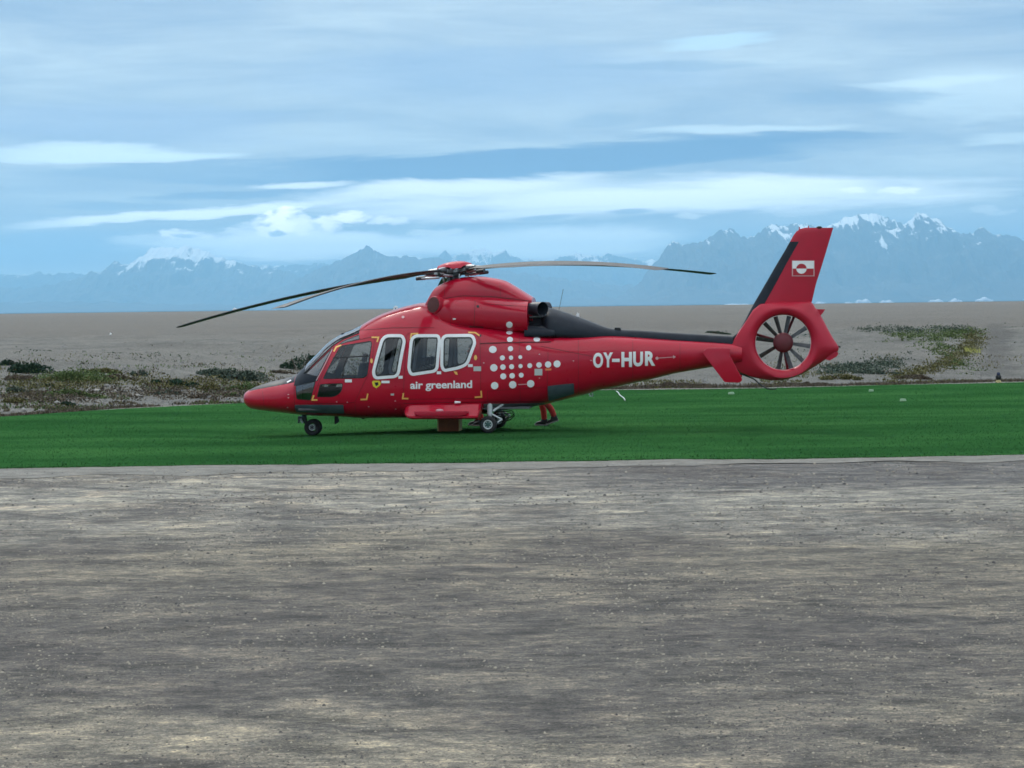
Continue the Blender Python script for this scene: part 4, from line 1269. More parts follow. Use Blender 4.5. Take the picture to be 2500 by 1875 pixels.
# ---- shrouded tail fan
FC = H3(1912, 836)
OUT = [(1778, 850), (1786, 838), (1800, 815), (1822, 782), (1838, 757), (1855, 742), (1880, 738.5), (1935, 737.5), (1978, 735.5), (1984, 741), (1990, 752), (1997, 757), (2003, 769), (2017, 796), (2031, 822), (2045, 843), (2048.5, 848), (2045, 858), (2016, 877), (1990, 894), (1965, 909), (1945, 919), (1920, 926.5), (1900, 928.5), (1880, 928), (1855, 924.5), (1832, 919.5), (1808, 911), (1793, 899), (1784, 880), (1779, 862)]
O3 = [hp(*p) for p in OUT]
def rout(a):
    dx_, dz_ = math.cos(a), math.sin(a); best = 0.8
    for i in range(len(O3)):
        x1, z1 = O3[i-1][0]-FC.x, O3[i-1][1]-FC.z; x2, z2 = O3[i][0]-FC.x, O3[i][1]-FC.z
        det = (x2-x1)*(-dz_) + dx_*(z2-z1)
        if abs(det) < 1e-12: continue
        u = (-x1*(-dz_) + dx_*(-z1))/det
        if -1e-6 <= u <= 1+1e-6:
            px_, pz_ = x1+(x2-x1)*u, z1+(z2-z1)*u
            r_ = px_*dx_+pz_*dz_
            if r_ > 0: best = r_
    return best
NA = 144
RH = 0.578
b_ = bmesh.new(); rings = []
for k in range(NA):
    a = 2*math.pi*k/NA
    ro = rout(a); rl = min(0.715, ro-0.02)
    rear = 0.5+0.5*math.cos(a)               # 1 towards the tail end
    he = 0.13*(1-rear)+0.035*rear            # edge half thickness
    hl = 0.215
    prof = [(RH, 0.0), (RH, 0.10), (RH+0.012, 0.145), (RH+0.05, 0.19), (rl-0.02, hl), (rl+0.02, hl+0.002)]
    for t in (0.25, 0.5, 0.75, 0.93):
        prof.append((rl+0.02+(ro-rl-0.02)*t, hl+(he-hl)*(t**1.2)))
    prof.append((ro, he*0.35)); prof.append((ro+0.004, 0.0))
    ring = []
    for s in (-1, 1):
        pr = prof if s < 0 else list(reversed(prof))[1:-1]
        for r_, y in pr:
            ring.append(b_.verts.new((FC.x+r_*math.cos(a), s*y, FC.z+r_*math.sin(a))))
    rings.append(ring)
for k in range(NA):
    a, c_ = rings[k], rings[(k+1) % NA]
    m = len(a)
    for j in range(m): b_.faces.new((a[j], a[(j+1) % m], c_[(j+1) % m], c_[j]))
bmesh.ops.recalc_face_normals(b_, faces=b_.faces[:])
shroud = obj_bm('tail_fan_shroud', b_, heli, [M_RED2], True, R(50))
b_ = bmesh.new()
lathe(b_, [(0, -0.155), (0.06, -0.152), (0.12, -0.14), (0.175, -0.115), (0.205, -0.075), (0.212, -0.03), (0.212, 0.12), (0.15, 0.16), (0, 0.17)], FC, 36)
obj_bm('tail_fan_hub', b_, heli, [M_HUBRED], True, R(50))
ends = [(645, 990), (735, 930), (852, 930), (990, 1035), (1030, 1190), (960, 1310), (865, 1370), (760, 1370), (605, 1270), (570, 1118)]
for (ex_, ey_) in ends:
    a = math.atan2(-(ey_-1155), ex_-800)
    b_ = bmesh.new()
    for r0, r1 in ((0.19, RH-0.012),):
        vs = []
        for r_, ch, tw in ((r0, 0.085, R(38)), ((r0+r1)/2, 0.09, R(26)), (r1, 0.095, R(18))):
            for u, t in ((-0.5, 0), (-0.2, 0.010), (0.5, 0), (-0.2, -0.006)):
                lx = u*ch*math.cos(tw)-t*math.sin(tw); ly = u*ch*math.sin(tw)+t*math.cos(tw)
                vs.append(b_.verts.new((FC.x+r_*math.cos(a)-lx*math.sin(a), ly-0.03, FC.z+r_*math.sin(a)+lx*math.cos(a))))
        for q in (0, 4):
            for j in range(4): b_.faces.new((vs[q+j], vs[q+(j+1) % 4], vs[q+4+(j+1) % 4], vs[q+4+j]))
        b_.faces.new(vs[8:12])
    bmesh.ops.recalc_face_normals(b_, faces=b_.faces[:])
    obj_bm('tail_fan_blade', b_, heli, [M_DARKMETAL], False)
for (ex_, ey_) in ((895, 935), (835, 1375), (568, 1082)):
    a = math.atan2(-(ey_-1155), ex_-800)
    b_ = bmesh.new()
    tube(b_, [(FC.x+0.18*math.cos(a), 0.11, FC.z+0.18*math.sin(a)), (FC.x+(RH+0.01)*math.cos(a), 0.11, FC.z+(RH+0.01)*math.sin(a))], 0.03, 8)
    obj_bm('tail_fan_strut', b_, heli, [M_HUBRED], True)
# small fittings at the tail end
b_ = bmesh.new(); prism(b_, [hp(*p) for p in ((1990, 755), (2014.5, 755), (2009, 764), (2003, 770), (1996, 764))], -0.03, 0.03); obj_bm('tail_fairing_tab', b_, shroud, [M_RED2])
b_ = bmesh.new(); prism(b_, round_poly([hp(*p) for p in ((2014, 872), (2040, 858), (2047, 861), (2044, 869), (2026, 880), (2016, 878))], 0.02, 3), -0.06, 0.06); obj_bm('tail_bumper', b_, shroud, [M_RED2])
b_ = bmesh.new(); tube(b_, [H3(2046, 845), H3(2052, 847.5)], 0.018, 8); obj_bm('tail_light', b_, shroud, [M_SEAL])
b_ = bmesh.new(); tube(b_, [H3(1806, 912), H3(1825, 919), H3(1840, 925), H3(1858, 940), H3(1873, 949), H3(1885, 950.5), H3(1896, 949)], 0.014, 8); obj_bm('tail_skid', b_, heli, [M_DARKMETAL], True)

# ---- stabiliser with end plates
SP = 1.12
EP = [(1726.5, 849.5), (1783.5, 849.5), (1781, 866), (1813, 927), (1806, 934.4), (1769, 933), (1714.6, 861.5)]
ep = round_poly([hp(p[0], p[1], -SP) for p in EP], 0.03, 3)
for s in (-1, 1):
    b_ = bmesh.new(); prism(b_, ep, s*SP-0.022, s*SP+0.022); bevel(b_, 0.008, 2)
    obj_bm('stabiliser_end_plate', b_, heli, [M_RED], True, R(35))
b_ = bmesh.new()
xa, za = hp(1722, 853, 0); xb, _ = hp(1783, 853, 0)
c0 = [(xa, za), (xa+0.05, za+0.028), (xa+0.2, za+0.035), (xb, za+0.006), (xb, za-0.006), (xa+0.2, za-0.03), (xa+0.05, za-0.022)]
prism(b_, c0, -SP, SP); obj_bm('horizontal_stabiliser', b_, heli, [M_RED], True, R(35))

# ---- side pods (sponsons)
for s in (-1, 1):
    b_ = bmesh.new(); rings = []
    stn = [(985, 1003, 1006, 0.02), (987, 997, 1012, 0.10), (991, 993, 1018, 0.17), (998, 990.5, 1021.5, 0.22), (1006, 989.5, 1023, 0.245), (1060, 988.5, 1023, 0.25), (1120, 987.5, 1022.8, 0.25), (1163, 986.5, 1022.4, 0.25), (1167, 986.5, 1022, 0.24), (1173, 986.5, 1003, 0.22)]
    for (px, yt, yb, dw) in stn:
        x, zt = hp(px, yt, -1.15); _, zb = hp(px, yb, -1.15)
        prof = [(0.80, zt), (1.0, zt), (1.02+dw*0.15, zt-0.01), (1.02+dw*0.75, zb+(zt-zb)*0.42), (1.02+dw, zb+(zt-zb)*0.22), (1.02+dw, zb+0.03), (1.02+dw*0.8, zb), (0.80, zb)]
        rings.append([b_.verts.new((x, s*y, z)) for y, z in prof])
    for a, c_ in zip(rings, rings[1:]):
        for j in range(len(a)): b_.faces.new((a[j], a[(j+1) % len(a)], c_[(j+1) % len(a)], c_[j]))
    b_.faces.new(rings[0]); b_.faces.new(list(reversed(rings[-1])))
    bmesh.ops.recalc_face_normals(b_, faces=b_.faces[:])
    po = obj_bm('side_pod', b_, heli, [M_RED], True, R(28))
    # step rail along its outer face and a lamp
    b_ = bmesh.new()
    x0, z0 = hp(1012, 1006.5, -1.27); x1, z1 = hp(1137, 1007, -1.27)
    prism(b_, [(x0, z0+0.015), (x1+0.06, z0+0.015), (x1, z0-0.06), (x1-0.15, z0-0.085), (x0+0.15, z0-0.085), (x0, z0-0.05)], s*1.20, s*1.297); bevel(b_, 0.008, 2)
    obj_bm('pod_step', b_, po, [M_RED2], True, R(30))
    b_ = bmesh.new(); p = H3(1073, 1002, -1.22); bmesh.ops.create_uvsphere(b_, u_segments=14, v_segments=8, radius=0.055, matrix=Matrix.Translation((p.x, s*1.21, p.z)) @ Matrix.Diagonal((1.5, 0.6, 0.6, 1)))
    obj_bm('pod_lamp', b_, po, [M_PINK], True)
    b_ = bmesh.new(); p = H3(1117, 982.5, -1.09); tube(b_, [(p.x-0.06, s*1.07, p.z), (p.x+0.06, s*1.07, p.z)], [0.03, 0.018], 10)
    obj_bm('door_roller', b_, heli, [M_WHITE], True, R(40))

# ---- wheels
def wheel(c_, r, wd, name, s, hub_mat, ring_r):
    e = bmesh.new(); a = wd/2
    lathe(e, [(r*0.52, -a*0.75), (r*0.60, -a*0.95), (r*0.78, -a), (r*0.93, -a*0.75), (r, -a*0.35), (r, a*0.35), (r*0.93, a*0.75), (r*0.78, a), (r*0.60, a*0.95), (r*0.52, a*0.75)], c_, 40)
    t = obj_bm(name, e, heli, [M_TYRE], True, R(50))
    e = bmesh.new()
    lathe(e, [(ring_r*0.74, -a*0.70), (ring_r*0.80, -a*0.92), (ring_r*0.95, -a*0.98), (ring_r*1.04, -a*0.80), (ring_r*1.0, a*0.8), (ring_r*0.7, a*0.8)], c_, 36)
    obj_bm('rim', e, t, [M_RIM], True, R(40))
    e = bmesh.new()
    lathe(e, [(0, -a*0.78), (ring_r*0.18, -a*0.78), (ring_r*0.22, -a*0.6), (ring_r*0.5, -a*0.5), (ring_r*0.78, -a*0.62), (ring_r*0.8, a*0.5), (0, a*0.6)], c_, 30)
    obj_bm('hub', e, t, [hub_mat], True, R(35))
    for k in range(6):
        an = math.pi*2*k/6
        e = bmesh.new(); tube(e, [(c_[0]+ring_r*0.55*math.cos(an), c_[1]-a*0.7, c_[2]+ring_r*0.55*math.sin(an)), (c_[0]+ring_r*0.55*math.cos(an), c_[1]-a*0.5, c_[2]+ring_r*0.55*math.sin(an))], ring_r*0.1, 8)
        obj_bm('wheel_bolt', e, t, [M_RIM])
    return t
RW = 0.181
mw = H3(1192, 1042, -0.95)
for s in (-1, 1):
    cy_ = s*0.95
    wheel((mw.x, cy_, RW), RW, 0.15, 'main_wheel', s, M_HUBG, 0.098)
    stp = H3(1194, 986, -0.95); stb = H3(1194, 1020, -0.95)
    iy = cy_ - s*0.125
    e = bmesh.new(); tube(e, [(stp.x, iy, stp.z+0.25), (stp.x, iy, stb.z+0.06), (stp.x, iy, stb.z+0.05), (stp.x, iy, stb.z-0.02)], [0.055, 0.055, 0.042, 0.042], 18)
    st = obj_bm('main_gear_strut', e, heli, [M_RIM], True, R(40))
    e = bmesh.new(); tube(e, [(stp.x, iy, stb.z), (mw.x+0.02, iy, RW), (mw.x, iy+s*0.06, RW)], [0.045, 0.04, 0.04], 12); obj_bm('axle', e, st, [M_RIM], True, R(40))
    l0 = H3(1199, 1012, -0.95); l1 = H3(1224, 1025, -0.95); l2 = H3(1213, 1032, -0.95)
    e = bmesh.new(); tube(e, [(l0.x, iy, l0.z), (l1.x, iy, l1.z)], [0.022, 0.018], 8); obj_bm('torque_link', e, st, [M_RIM], True, R(40))
    e = bmesh.new(); tube(e, [(l1.x, iy, l1.z), (l2.x, iy, l2.z)], [0.018, 0.022], 8); obj_bm('torque_link', e, st, [M_RIM], True, R(40))
    d0 = H3(1231, 985, -0.8); d1 = H3(1203, 1004, -0.9)
    e = bmesh.new(); tube(e, [(d0.x, s*0.75, d0.z), (d1.x, iy, d1.z)], [0.02, 0.025], 10); obj_bm('drag_brace', e, st, [M_RIM], True, R(40))
    for (a_, b2) in (((1205, 1006), (1250, 1003)), ((1206, 1013), (1250, 1008))):
        p0 = H3(*a_, 0.6); p1 = H3(*b2, 0.6)
        e = bmesh.new(); tube(e, [(p0.x, s*0.62, p0.z), (p1.x, s*0.62, p1.z), (p1.x+0.05, s*0.62, p1.z-0.06), (p1.x-0.03, s*0.62, p1.z-0.14), (p0.x+0.2, s*0.62, p0.z-0.16)], 0.012, 8); obj_bm('brake_line', e, st, [M_SEAL], True)
nw = H3(762.6, 1045.8, -0.10)
NZ = float(lawn_z(*(HM @ Vector((nw.x, 0, 0))).xy)) + 0.173
for s in (-1, 1):
    wheel((nw.x, s*0.10, NZ), 0.175, 0.11, 'nose_wheel', s, M_DARKMETAL, 0.065)
ns = hp(743, 1020, 0)
e = bmesh.new(); tube(e, [(ns[0], 0, ns[1]+0.25), (ns[0], 0, ns[1]-0.02), (ns[0]+0.03, 0, NZ+0.1), (nw.x, 0, NZ)], [0.06, 0.055, 0.04, 0.035], 16)
ngs = obj_bm('nose_gear_strut', e, heli, [M_DARKMETAL], True, R(40))
e = bmesh.new(); tube(e, [(nw.x, -0.13, NZ), (nw.x, 0.13, NZ)], 0.025, 12); obj_bm('axle', e, ngs, [M_RIM], True, R(40))
q = [hp(728.5, 1016), hp(747, 1016), hp(747, 1021), hp(734, 1022), hp(731, 1033), hp(728, 1033)]
e = bmesh.new(); prism(e, q, -0.05, 0.05); obj_bm('nose_gear_fork', e, ngs, [M_DARKMETAL])
for s in (-1, 1):
    e = bmesh.new(); q0 = H3(735, 1022, 0); q1 = H3(740, 1033, 0); tube(e, [(q0.x, s*0.06, q0.z), (q1.x, s*0.06, q1.z)], 0.018, 8); obj_bm('torque_link', e, ngs, [M_RIM])
# nose gear bay doors, blade antenna, belly bits
e = bmesh.new(); prism(e, round_poly([hp(*p) for p in ((816.5, 1012), (823, 1012), (828, 1024), (827, 1031), (817, 1036.5))], 0.012, 3), -0.012, 0.012); obj_bm('blade_antenna', e, heli, [M_SEAL])
e = bmesh.new(); prism(e, [hp(*p) for p in ((880, 1015), (895, 1015), (891, 1023), (884, 1023))], -0.03, 0.03); obj_bm('belly_fitting', e, heli, [M_SEAL])
e = bmesh.new(); tube(e, [H3(1438, 958, -0.1), H3(1440, 966, -0.1), H3(1447, 968, -0.1), H3(1446, 960, -0.1)], 0.014, 8); obj_bm('tie_down_ring', e, heli, [M_RIM], True)
# roof antennas
e = bmesh.new(); prism(e, [hp(*p) for p in ((1405, 772), (1409, 763), (1414, 765), (1414, 776))], -0.015, 0.015); obj_bm('roof_antenna', e, heli, [M_WHITE])
e = bmesh.new(); tube(e, [H3(1365, 756), H3(1375, 706)], 0.005, 6); obj_bm('whip_antenna', e, heli, [M_DARKMETAL])
e = bmesh.new(); prism(e, [hp(*p) for p in ((1500, 806), (1502, 799.5), (1515, 800), (1517, 808)) ], -0.10, 0.10); obj_bm('spine_fitting', e, heli, [M_SEAL])
e = bmesh.new(); prism(e, [hp(*p) for p in ((724, 918), (728, 908), (733, 911), (733, 916))], -0.05, 0.05); obj_bm('wiper_pivot', e, heli, [M_SEAL])
decal('nose_vent', [[(699.5, 932), (710, 926.5), (711, 929.5), (702, 934.5)]], M_WHITE, (L_FUS,), 0.02)
for s in (-1,):
    p0 = side(776, 921, (L_FUS,), 0.01); p1 = side(812, 851, (L_FUS,), 0.01)
    line('door_post_trim', [(772, 929), (793, 890), (811, 853)], 2.0, M_PINK, (L_FUS,), 0.010)
decal('side_light', [circle(984, 774, 3.6, 3.2, 12)], M_PINK, (L_FUS,), 0.012)

# ---- main rotor
HUB = H3(1110, 660.5); MB_ = H3(1103, 700)
def tilt_z(x, y): return 0.0913*(x-HUB.x) - 0.0104*y
TM = Matrix.Translation(HUB)
e = bmesh.new(); tube(e, [(HUB.x-0.04, 0, MB_.z-0.25), (HUB.x-0.035, 0, HUB.z-0.16), (HUB.x-0.02, 0, HUB.z-0.10), (HUB.x, 0, HUB.z)], [0.17, 0.13, 0.10, 0.12], 24)
obj_bm('rotor_mast', e, heli, [M_DARKMETAL], True, R(40))
e = bmesh.new()
seg = 40
prof = [(0.0, 0.19), (0.12, 0.187), (0.22, 0.172), (0.30, 0.14), (0.36, 0.085), (0.385, 0.03), (0.37, 0.025)]
rings = []
for r_, z in prof:
    rg_ = []
    for k in range(seg):
        a = 2*math.pi*k/seg
        sc = 0.0
        if r_ > 0.28:                     # scallops over each blade arm
            d_ = min(abs((math.degrees(a)-(30+72*j)+180) % 360-180) for j in range(5))
            sc = 0.045*(1-min(d_/20, 1)**4)*(1 if d_ < 20 else 0)*min(1, (r_-0.28)/0.08)
        x, y = r_*math.cos(a), r_*math.sin(a)
        rg_.append(e.verts.new((HUB.x+x, y, HUB.z+z+sc+tilt_z(HUB.x+x, y)))) if r_ > 0 else None
    if r_ == 0: rg_ = [e.verts.new((HUB.x, 0, HUB.z+z))]
    rings.append(rg_)
for a, c_ in zip(rings, rings[1:]):
    for k in range(seg):
        k2 = (k+1) % seg
        if len(a) == 1: e.faces.new((a[0], c_[k], c_[k2]))
        else: e.faces.new((a[k], c_[k], c_[k2], a[k2]))
bmesh.ops.recalc_face_normals(e, faces=e.faces[:])
obj_bm('rotor_cap', e, heli, [M_RED2], True, R(50))
def star(z, r0, r1, wide, th, name, mat):
    e = bmesh.new()
    P_ = []
    for j in range(5):
        a = R(30+72*j)
        for (da, rr) in ((-36, r0), (-wide, r0*1.05), (-wide*0.5, r1), (wide*0.5, r1), (wide, r0*1.05)):
            P_.append((rr*math.cos(a+R(da)), rr*math.sin(a+R(da))))
    lo = [e.verts.new((HUB.x+x, y, HUB.z+z-th/2+tilt_z(HUB.x+x, y))) for x, y in P_]
    hi_ = [e.verts.new((HUB.x+x, y, HUB.z+z+th/2+tilt_z(HUB.x+x, y))) for x, y in P_]
    e.faces.new(list(reversed(lo))); e.faces.new(hi_)
    for i in range(len(P_)): e.faces.new((lo[i-1], lo[i], hi_[i], hi_[i-1]))
    bmesh.ops.recalc_face_normals(e, faces=e.faces[:])
    return obj_bm(name, e, heli, [mat])
star(-0.01, 0.20, 0.44, 24, 0.07, 'rotor_star', M_STEEL)
star(-0.085, 0.17, 0.40, 18, 0.05, 'rotor_star', M_DARKMETAL)
e = bmesh.new(); tube(e, [(HUB.x-0.02, 0, HUB.z-0.33), (HUB.x-0.02, 0, HUB.z-0.27)], 0.24, 28); obj_bm('swashplate', e, heli, [M_DARKMETAL], True, R(40))
RB = 6.26
def droop(r): return 0.67*(max(r-0.5, 0)/RB)**1.9
for j in range(5):
    a = R(30+72*j); ca, sa = math.cos(a), math.sin(a)
    def P3(r, lat, dz_):
        x, y = HUB.x + r*ca - lat*sa, r*sa + lat*ca
        return Vector((x, y, HUB.z + dz_ - droop(r) + tilt_z(x, y)))
    e = bmesh.new(); rings = []
    for r_, ch, th in [(0.55, 0.12, 0.07), (0.75, 0.14, 0.055), (0.95, 0.24, 0.048), (1.15, 0.385, 0.044)] + [(1.15+(RB-1.15)*k/22, 0.385, 0.042) for k in range(1, 22)] + [(RB-0.05, 0.37, 0.036), (RB, 0.25, 0.02)]:
        tw = R(9 - 8*r_/RB)
        ring = []
        for u, t in ((-0.28, 0), (-0.25, 0.35), (-0.14, 0.5), (0.05, 0.46), (0.35, 0.2), (0.72, 0.02), (0.72, -0.02), (0.35, -0.14), (0.05, -0.34), (-0.14, -0.42), (-0.25, -0.3)):
            lx, lz = u*ch, t*th
            ring.append(e.verts.new(P3(r_, -(lx*math.cos(tw)), lz - lx*math.sin(tw))))
        rings.append(ring)
    for p_, q_ in zip(rings, rings[1:]):
        for k in range(11): e.faces.new((p_[k], p_[(k+1) % 11], q_[(k+1) % 11], q_[k]))
    e.faces.new(rings[0]); e.faces.new(list(reversed(rings[-1])))
    bmesh.ops.recalc_face_normals(e, faces=e.faces[:])
    bl_ = obj_bm('rotor_blade', e, heli, [M_BLADE], True, R(40))
    e = bmesh.new(); tube(e, [P3(0.30, 0, 0), P3(0.46, 0, 0.0), P3(0.62, 0, 0)], [0.06, 0.075, 0.05], 14); obj_bm('blade_sleeve', e, bl_, [M_DARKMETAL], True, R(40))
    for dz_ in (0.055, -0.06):
        e = bmesh.new(); tube(e, [P3(0.22, 0.0, dz_), P3(0.5, 0, dz_*0.9), P3(0.66, 0, dz_*0.55)], [0.035, 0.03, 0.026], 10); obj_bm('blade_clamp', e, bl_, [M_STEEL], True, R(40))
    e = bmesh.new(); tube(e, [P3(0.30, 0.13, -0.12), P3(0.55, 0.14, -0.11), P3(0.80, 0.12, -0.08)], [0.024, 0.026, 0.02], 10); obj_bm('lag_damper', e, bl_, [M_STEEL], True, R(40))
    e = bmesh.new(); tube(e, [P3(0.62, 0.10, -0.09), P3(0.82, 0.12, -0.085)], [0.045, 0.04], 10); obj_bm('damper_end', e, bl_, [M_DARKMETAL], True, R(40))
    e = bmesh.new(); tube(e, [P3(0.30, -0.12, -0.08), P3(0.24, -0.1, -0.30)], 0.018, 8); obj_bm('pitch_link', e, bl_, [M_STEEL], True)
    e = bmesh.new(); tube(e, [P3(0.30, -0.14, -0.06), P3(0.42, -0.03, -0.02)], 0.03, 8); obj_bm('pitch_horn', e, bl_, [M_DARKMETAL], True)

# ---- cabin interior
def rbox(name, lo, hi, mat, M=None, bv=0.03):
    e = bmesh.new(); box(e, lo, hi, M); bevel(e, bv, 2)
    return obj_bm(name, e, heli, [mat], True, R(35))
fz = hz(900, 992)
e = bmesh.new(); box(e, (hx(745), -0.80, fz-0.04), (hx(1300), 0.80, fz)); obj_bm('cabin_floor', e, heli, [M_LINER])
e = bmesh.new(); box(e, (hx(1185), -0.92, fz), (hx(1188), 0.92, hz(1188, 815))); obj_bm('cabin_bulkhead', e, heli, [M_LINER])
def seat(px, y, back=0.66):
    x = hx(px); M_ = Matrix.Translation((x, y, fz))
    o = rbox('seat_cushion', (-0.26, -0.22, 0.28), (0.22, 0.22, 0.40), M_SEAT, M_)
    MB2 = M_ @ Matrix.Translation((0.18, 0, 0.36)) @ Matrix.Rotation(R(12), 4, 'Y')
    e = bmesh.new(); box(e, (-0.05, -0.22, 0), (0.07, 0.22, back), MB2); bevel(e, 0.04, 2); q = obj_bm('seat_back', e, o, [M_SEAT], True, R(35))
    e = bmesh.new(); box(e, (-0.04, -0.12, back+0.02), (0.05, 0.12, back+0.20), MB2); bevel(e, 0.03, 2); obj_bm('headrest', e, o, [M_SEAT], True, R(35))
    e = bmesh.new(); box(e, (-0.15, -0.18, 0.0), (0.12, 0.18, 0.285), M_); obj_bm('seat_base', e, o, [M_LINER])
for y in (-0.42, 0.42): seat(862, y, 0.60)
for y in (-0.6, 0.0, 0.6): seat(1010, y, 0.5)
for y in (-0.6, 0.0, 0.6): seat(1135, y, 0.5)
rbox('instrument_panel', (hx(748), -0.55, fz+0.15), (hx(775), 0.55, hz(775, 922)), M_SEAT)
rbox('centre_console', (hx(770), -0.14, fz), (hx(850), 0.14, fz+0.42), M_SEAT)
rbox('overhead_panel', (hx(838), -0.2, hz(860, 822)), (hx(890), 0.2, hz(860, 812)), M_SEAT, bv=0.02)
# ------------------------------------------------------------------ box under the fuselage
def hw(px, py, off): return HM @ H3(px, py, off)
M_BOX = worn('brown_orange_box', (0.30, 0.085, 0.022), (0.22, 0.06, 0.018), 0.6, 6.0, bump=0.003)
M_STRAP = material('pale_box_edge', (0.55, 0.42, 0.15), 0.6)
bx0 = hw(1072, 1053, 0.05); bx1 = hw(1124, 1053, 0.05)
bxo = empty('equipment_box', (0.5*(bx0.x+bx1.x), bx0.y, float(lawn_z(bx0.x, bx0.y))), YAW)
bw = (bx1-bx0).length/2
tag(bxo, 'brown orange equipment box standing on the grass under the belly beside the side pod', 'box')
e = bmesh.new(); box(e, (-bw, -0.18, 0.0), (bw, 0.18, 0.27)); bevel(e, 0.012, 2); obj_bm('box_body', e, bxo, [M_BOX], True, R(35))
e = bmesh.new(); box(e, (-bw-0.012, -0.192, 0.274), (bw+0.012, 0.192, 0.33)); bevel(e, 0.012, 2); obj_bm('box_lid', e, bxo, [M_BOX], True, R(35))
for s in (-1, 1):
    e = bmesh.new(); box(e, (s*bw-0.012, -0.186, 0.012), (s*bw+0.014, 0.186, 0.262)); obj_bm('box_edge', e, bxo, [M_STRAP])

# ------------------------------------------------------------------ people behind the helicopter
M_SUIT = worn('red_overall_cloth', (0.42, 0.035, 0.028), (0.33, 0.024, 0.022), 0.85, 9.0, bump=0.012, bscale=14)
M_SKIN = worn('skin', (0.50, 0.30, 0.22), (0.44, 0.25, 0.18), 0.55, 12.0)
M_BOOT = material('black_boot', (0.015, 0.015, 0.017), 0.5)
M_SOLE = material('grey_sole', (0.25, 0.26, 0.26), 0.7)
M_HAIR = material('dark_hair', (0.03, 0.02, 0.014), 0.6)
M_TAPE = material('reflective_tape', (0.70, 0.66, 0.60), 0.35)
def person(loc, rz, legs, label, arms):
    """legs: per leg hip, knee, ankle, toe; figure faces -x"""
    root = empty('person', loc, rz); tag(root, label, 'person', 'people behind the helicopter')
    J = [((0, 0, 0.95), 0.135), ((0, 0, 1.12), 0.125), ((-0.02, 0, 1.32), 0.15), ((-0.03, 0, 1.47), 0.085), ((-0.05, 0, 1.54), 0.058), ((-0.07, 0, 1.62), 0.085), ((-0.075, 0, 1.70), 0.095), ((-0.06, 0, 1.77), 0.06)]
    E_ = [(i, i+1) for i in range(len(J)-1)]
    for s, (kn, an) in zip((-1, 1), legs):
        n = len(J)
        J += [((0, s*0.10, 0.90), 0.105), (kn, 0.072), (((kn[0]+an[0])/2+0.02, s*0.10, (kn[2]+an[2])/2+0.03), 0.075), (an, 0.062)]
        E_ += [(0, n), (n, n+1), (n+1, n+2), (n+2, n+3)]
    for s, (el, wr) in zip((-1, 1), arms):
        n = len(J)
        J += [((-0.03, s*0.19, 1.42), 0.068), (el, 0.048), (wr, 0.034), ((wr[0]-0.03, wr[1], wr[2]-0.07), 0.040), ((wr[0]-0.05, wr[1], wr[2]-0.12), 0.030)]
        E_ += [(2, n), (n, n+1), (n+1, n+2), (n+2, n+3), (n+3, n+4)]
        hb = n+3
        for f_ in range(4):
            m = len(J); dy_ = (f_-1.5)*0.021
            J += [((wr[0]-0.055, wr[1]+dy_, wr[2]-0.145), 0.009), ((wr[0]-0.075, wr[1]+dy_, wr[2]-0.19+abs(f_-1.3)*0.008), 0.008)]
            E_ += [(n+4, m), (m, m+1)]
        m = len(J); J += [((wr[0]-0.075, wr[1]-s*0.045, wr[2]-0.09), 0.010), ((wr[0]-0.095, wr[1]-s*0.05, wr[2]-0.125), 0.009)]; E_ += [(hb, m), (m, m+1)]
    me = bpy.data.meshes.new('body'); me.from_pydata([j[0] for j in J], E_, []); me.update()
    o = bpy.data.objects.new('tmp_body', me); col.objects.link(o)
    sk = o.modifiers.new('skin', 'SKIN')
    for v, (p, r_) in zip(me.skin_vertices[0].data, J): v.radius = (r_, r_)
    me.skin_vertices[0].data[0].use_root = True
    sb = o.modifiers.new('sub', 'SUBSURF'); sb.levels = 2; sb.render_levels = 2
    dg = bpy.context.evaluated_depsgraph_get(); dg.update()
    fm = bpy.data.meshes.new_from_object(o.evaluated_get(dg)); bpy.data.objects.remove(o)
    fm.name = 'body'
    fm.materials.clear()
    ob = link('body', fm, root, [M_SUIT, M_SKIN])
    wz = [a[1][2] for a in arms]
    for p in fm.polygons:
        c_ = p.center
        hand = any(c_.z < wr[2]-0.02 and abs(c_.y-wr[1]) < 0.09 and abs(c_.x-wr[0]) < 0.16 for _, wr in arms) and c_.z > 0.6
        p.material_index = 1 if (c_.z > 1.53 or hand) else 0
        p.use_smooth = True
    # hair, face
    e = bmesh.new(); bmesh.ops.create_uvsphere(e, u_segments=16, v_segments=10, radius=0.108, matrix=Matrix.Translation((-0.055, 0, 1.735)) @ Matrix.Diagonal((1.0, 0.9, 0.85, 1)))
    bmesh.ops.delete(e, geom=[v for v in e.verts if v.co.z < 1.715 and v.co.x < -0.05], context='VERTS'); obj_bm('hair', e, root, [M_HAIR], True)
    for s in (-1, 1):
        e = bmesh.new(); bmesh.ops.create_uvsphere(e, u_segments=8, v_segments=6, radius=0.012, matrix=Matrix.Translation((-0.158, s*0.032, 1.685))); obj_bm('eye', e, root, [M_HAIR], True)
        e = bmesh.new(); bmesh.ops.create_uvsphere(e, u_segments=8, v_segments=6, radius=0.03, matrix=Matrix.Translation((-0.06, s*0.095, 1.67)) @ Matrix.Diagonal((0.7, 0.4, 1.1, 1))); obj_bm('ear', e, root, [M_SKIN], True)
    e = bmesh.new(); bmesh.ops.create_uvsphere(e, u_segments=8, v_segments=6, radius=0.02, matrix=Matrix.Translation((-0.168, 0, 1.655)) @ Matrix.Diagonal((1.2, 0.7, 1.2, 1))); obj_bm('nose', e, root, [M_SKIN], True)
    e = bmesh.new(); box(e, (-0.162, -0.024, 1.61), (-0.145, 0.024, 1.617)); obj_bm('mouth', e, root, [M_FLAGRED])
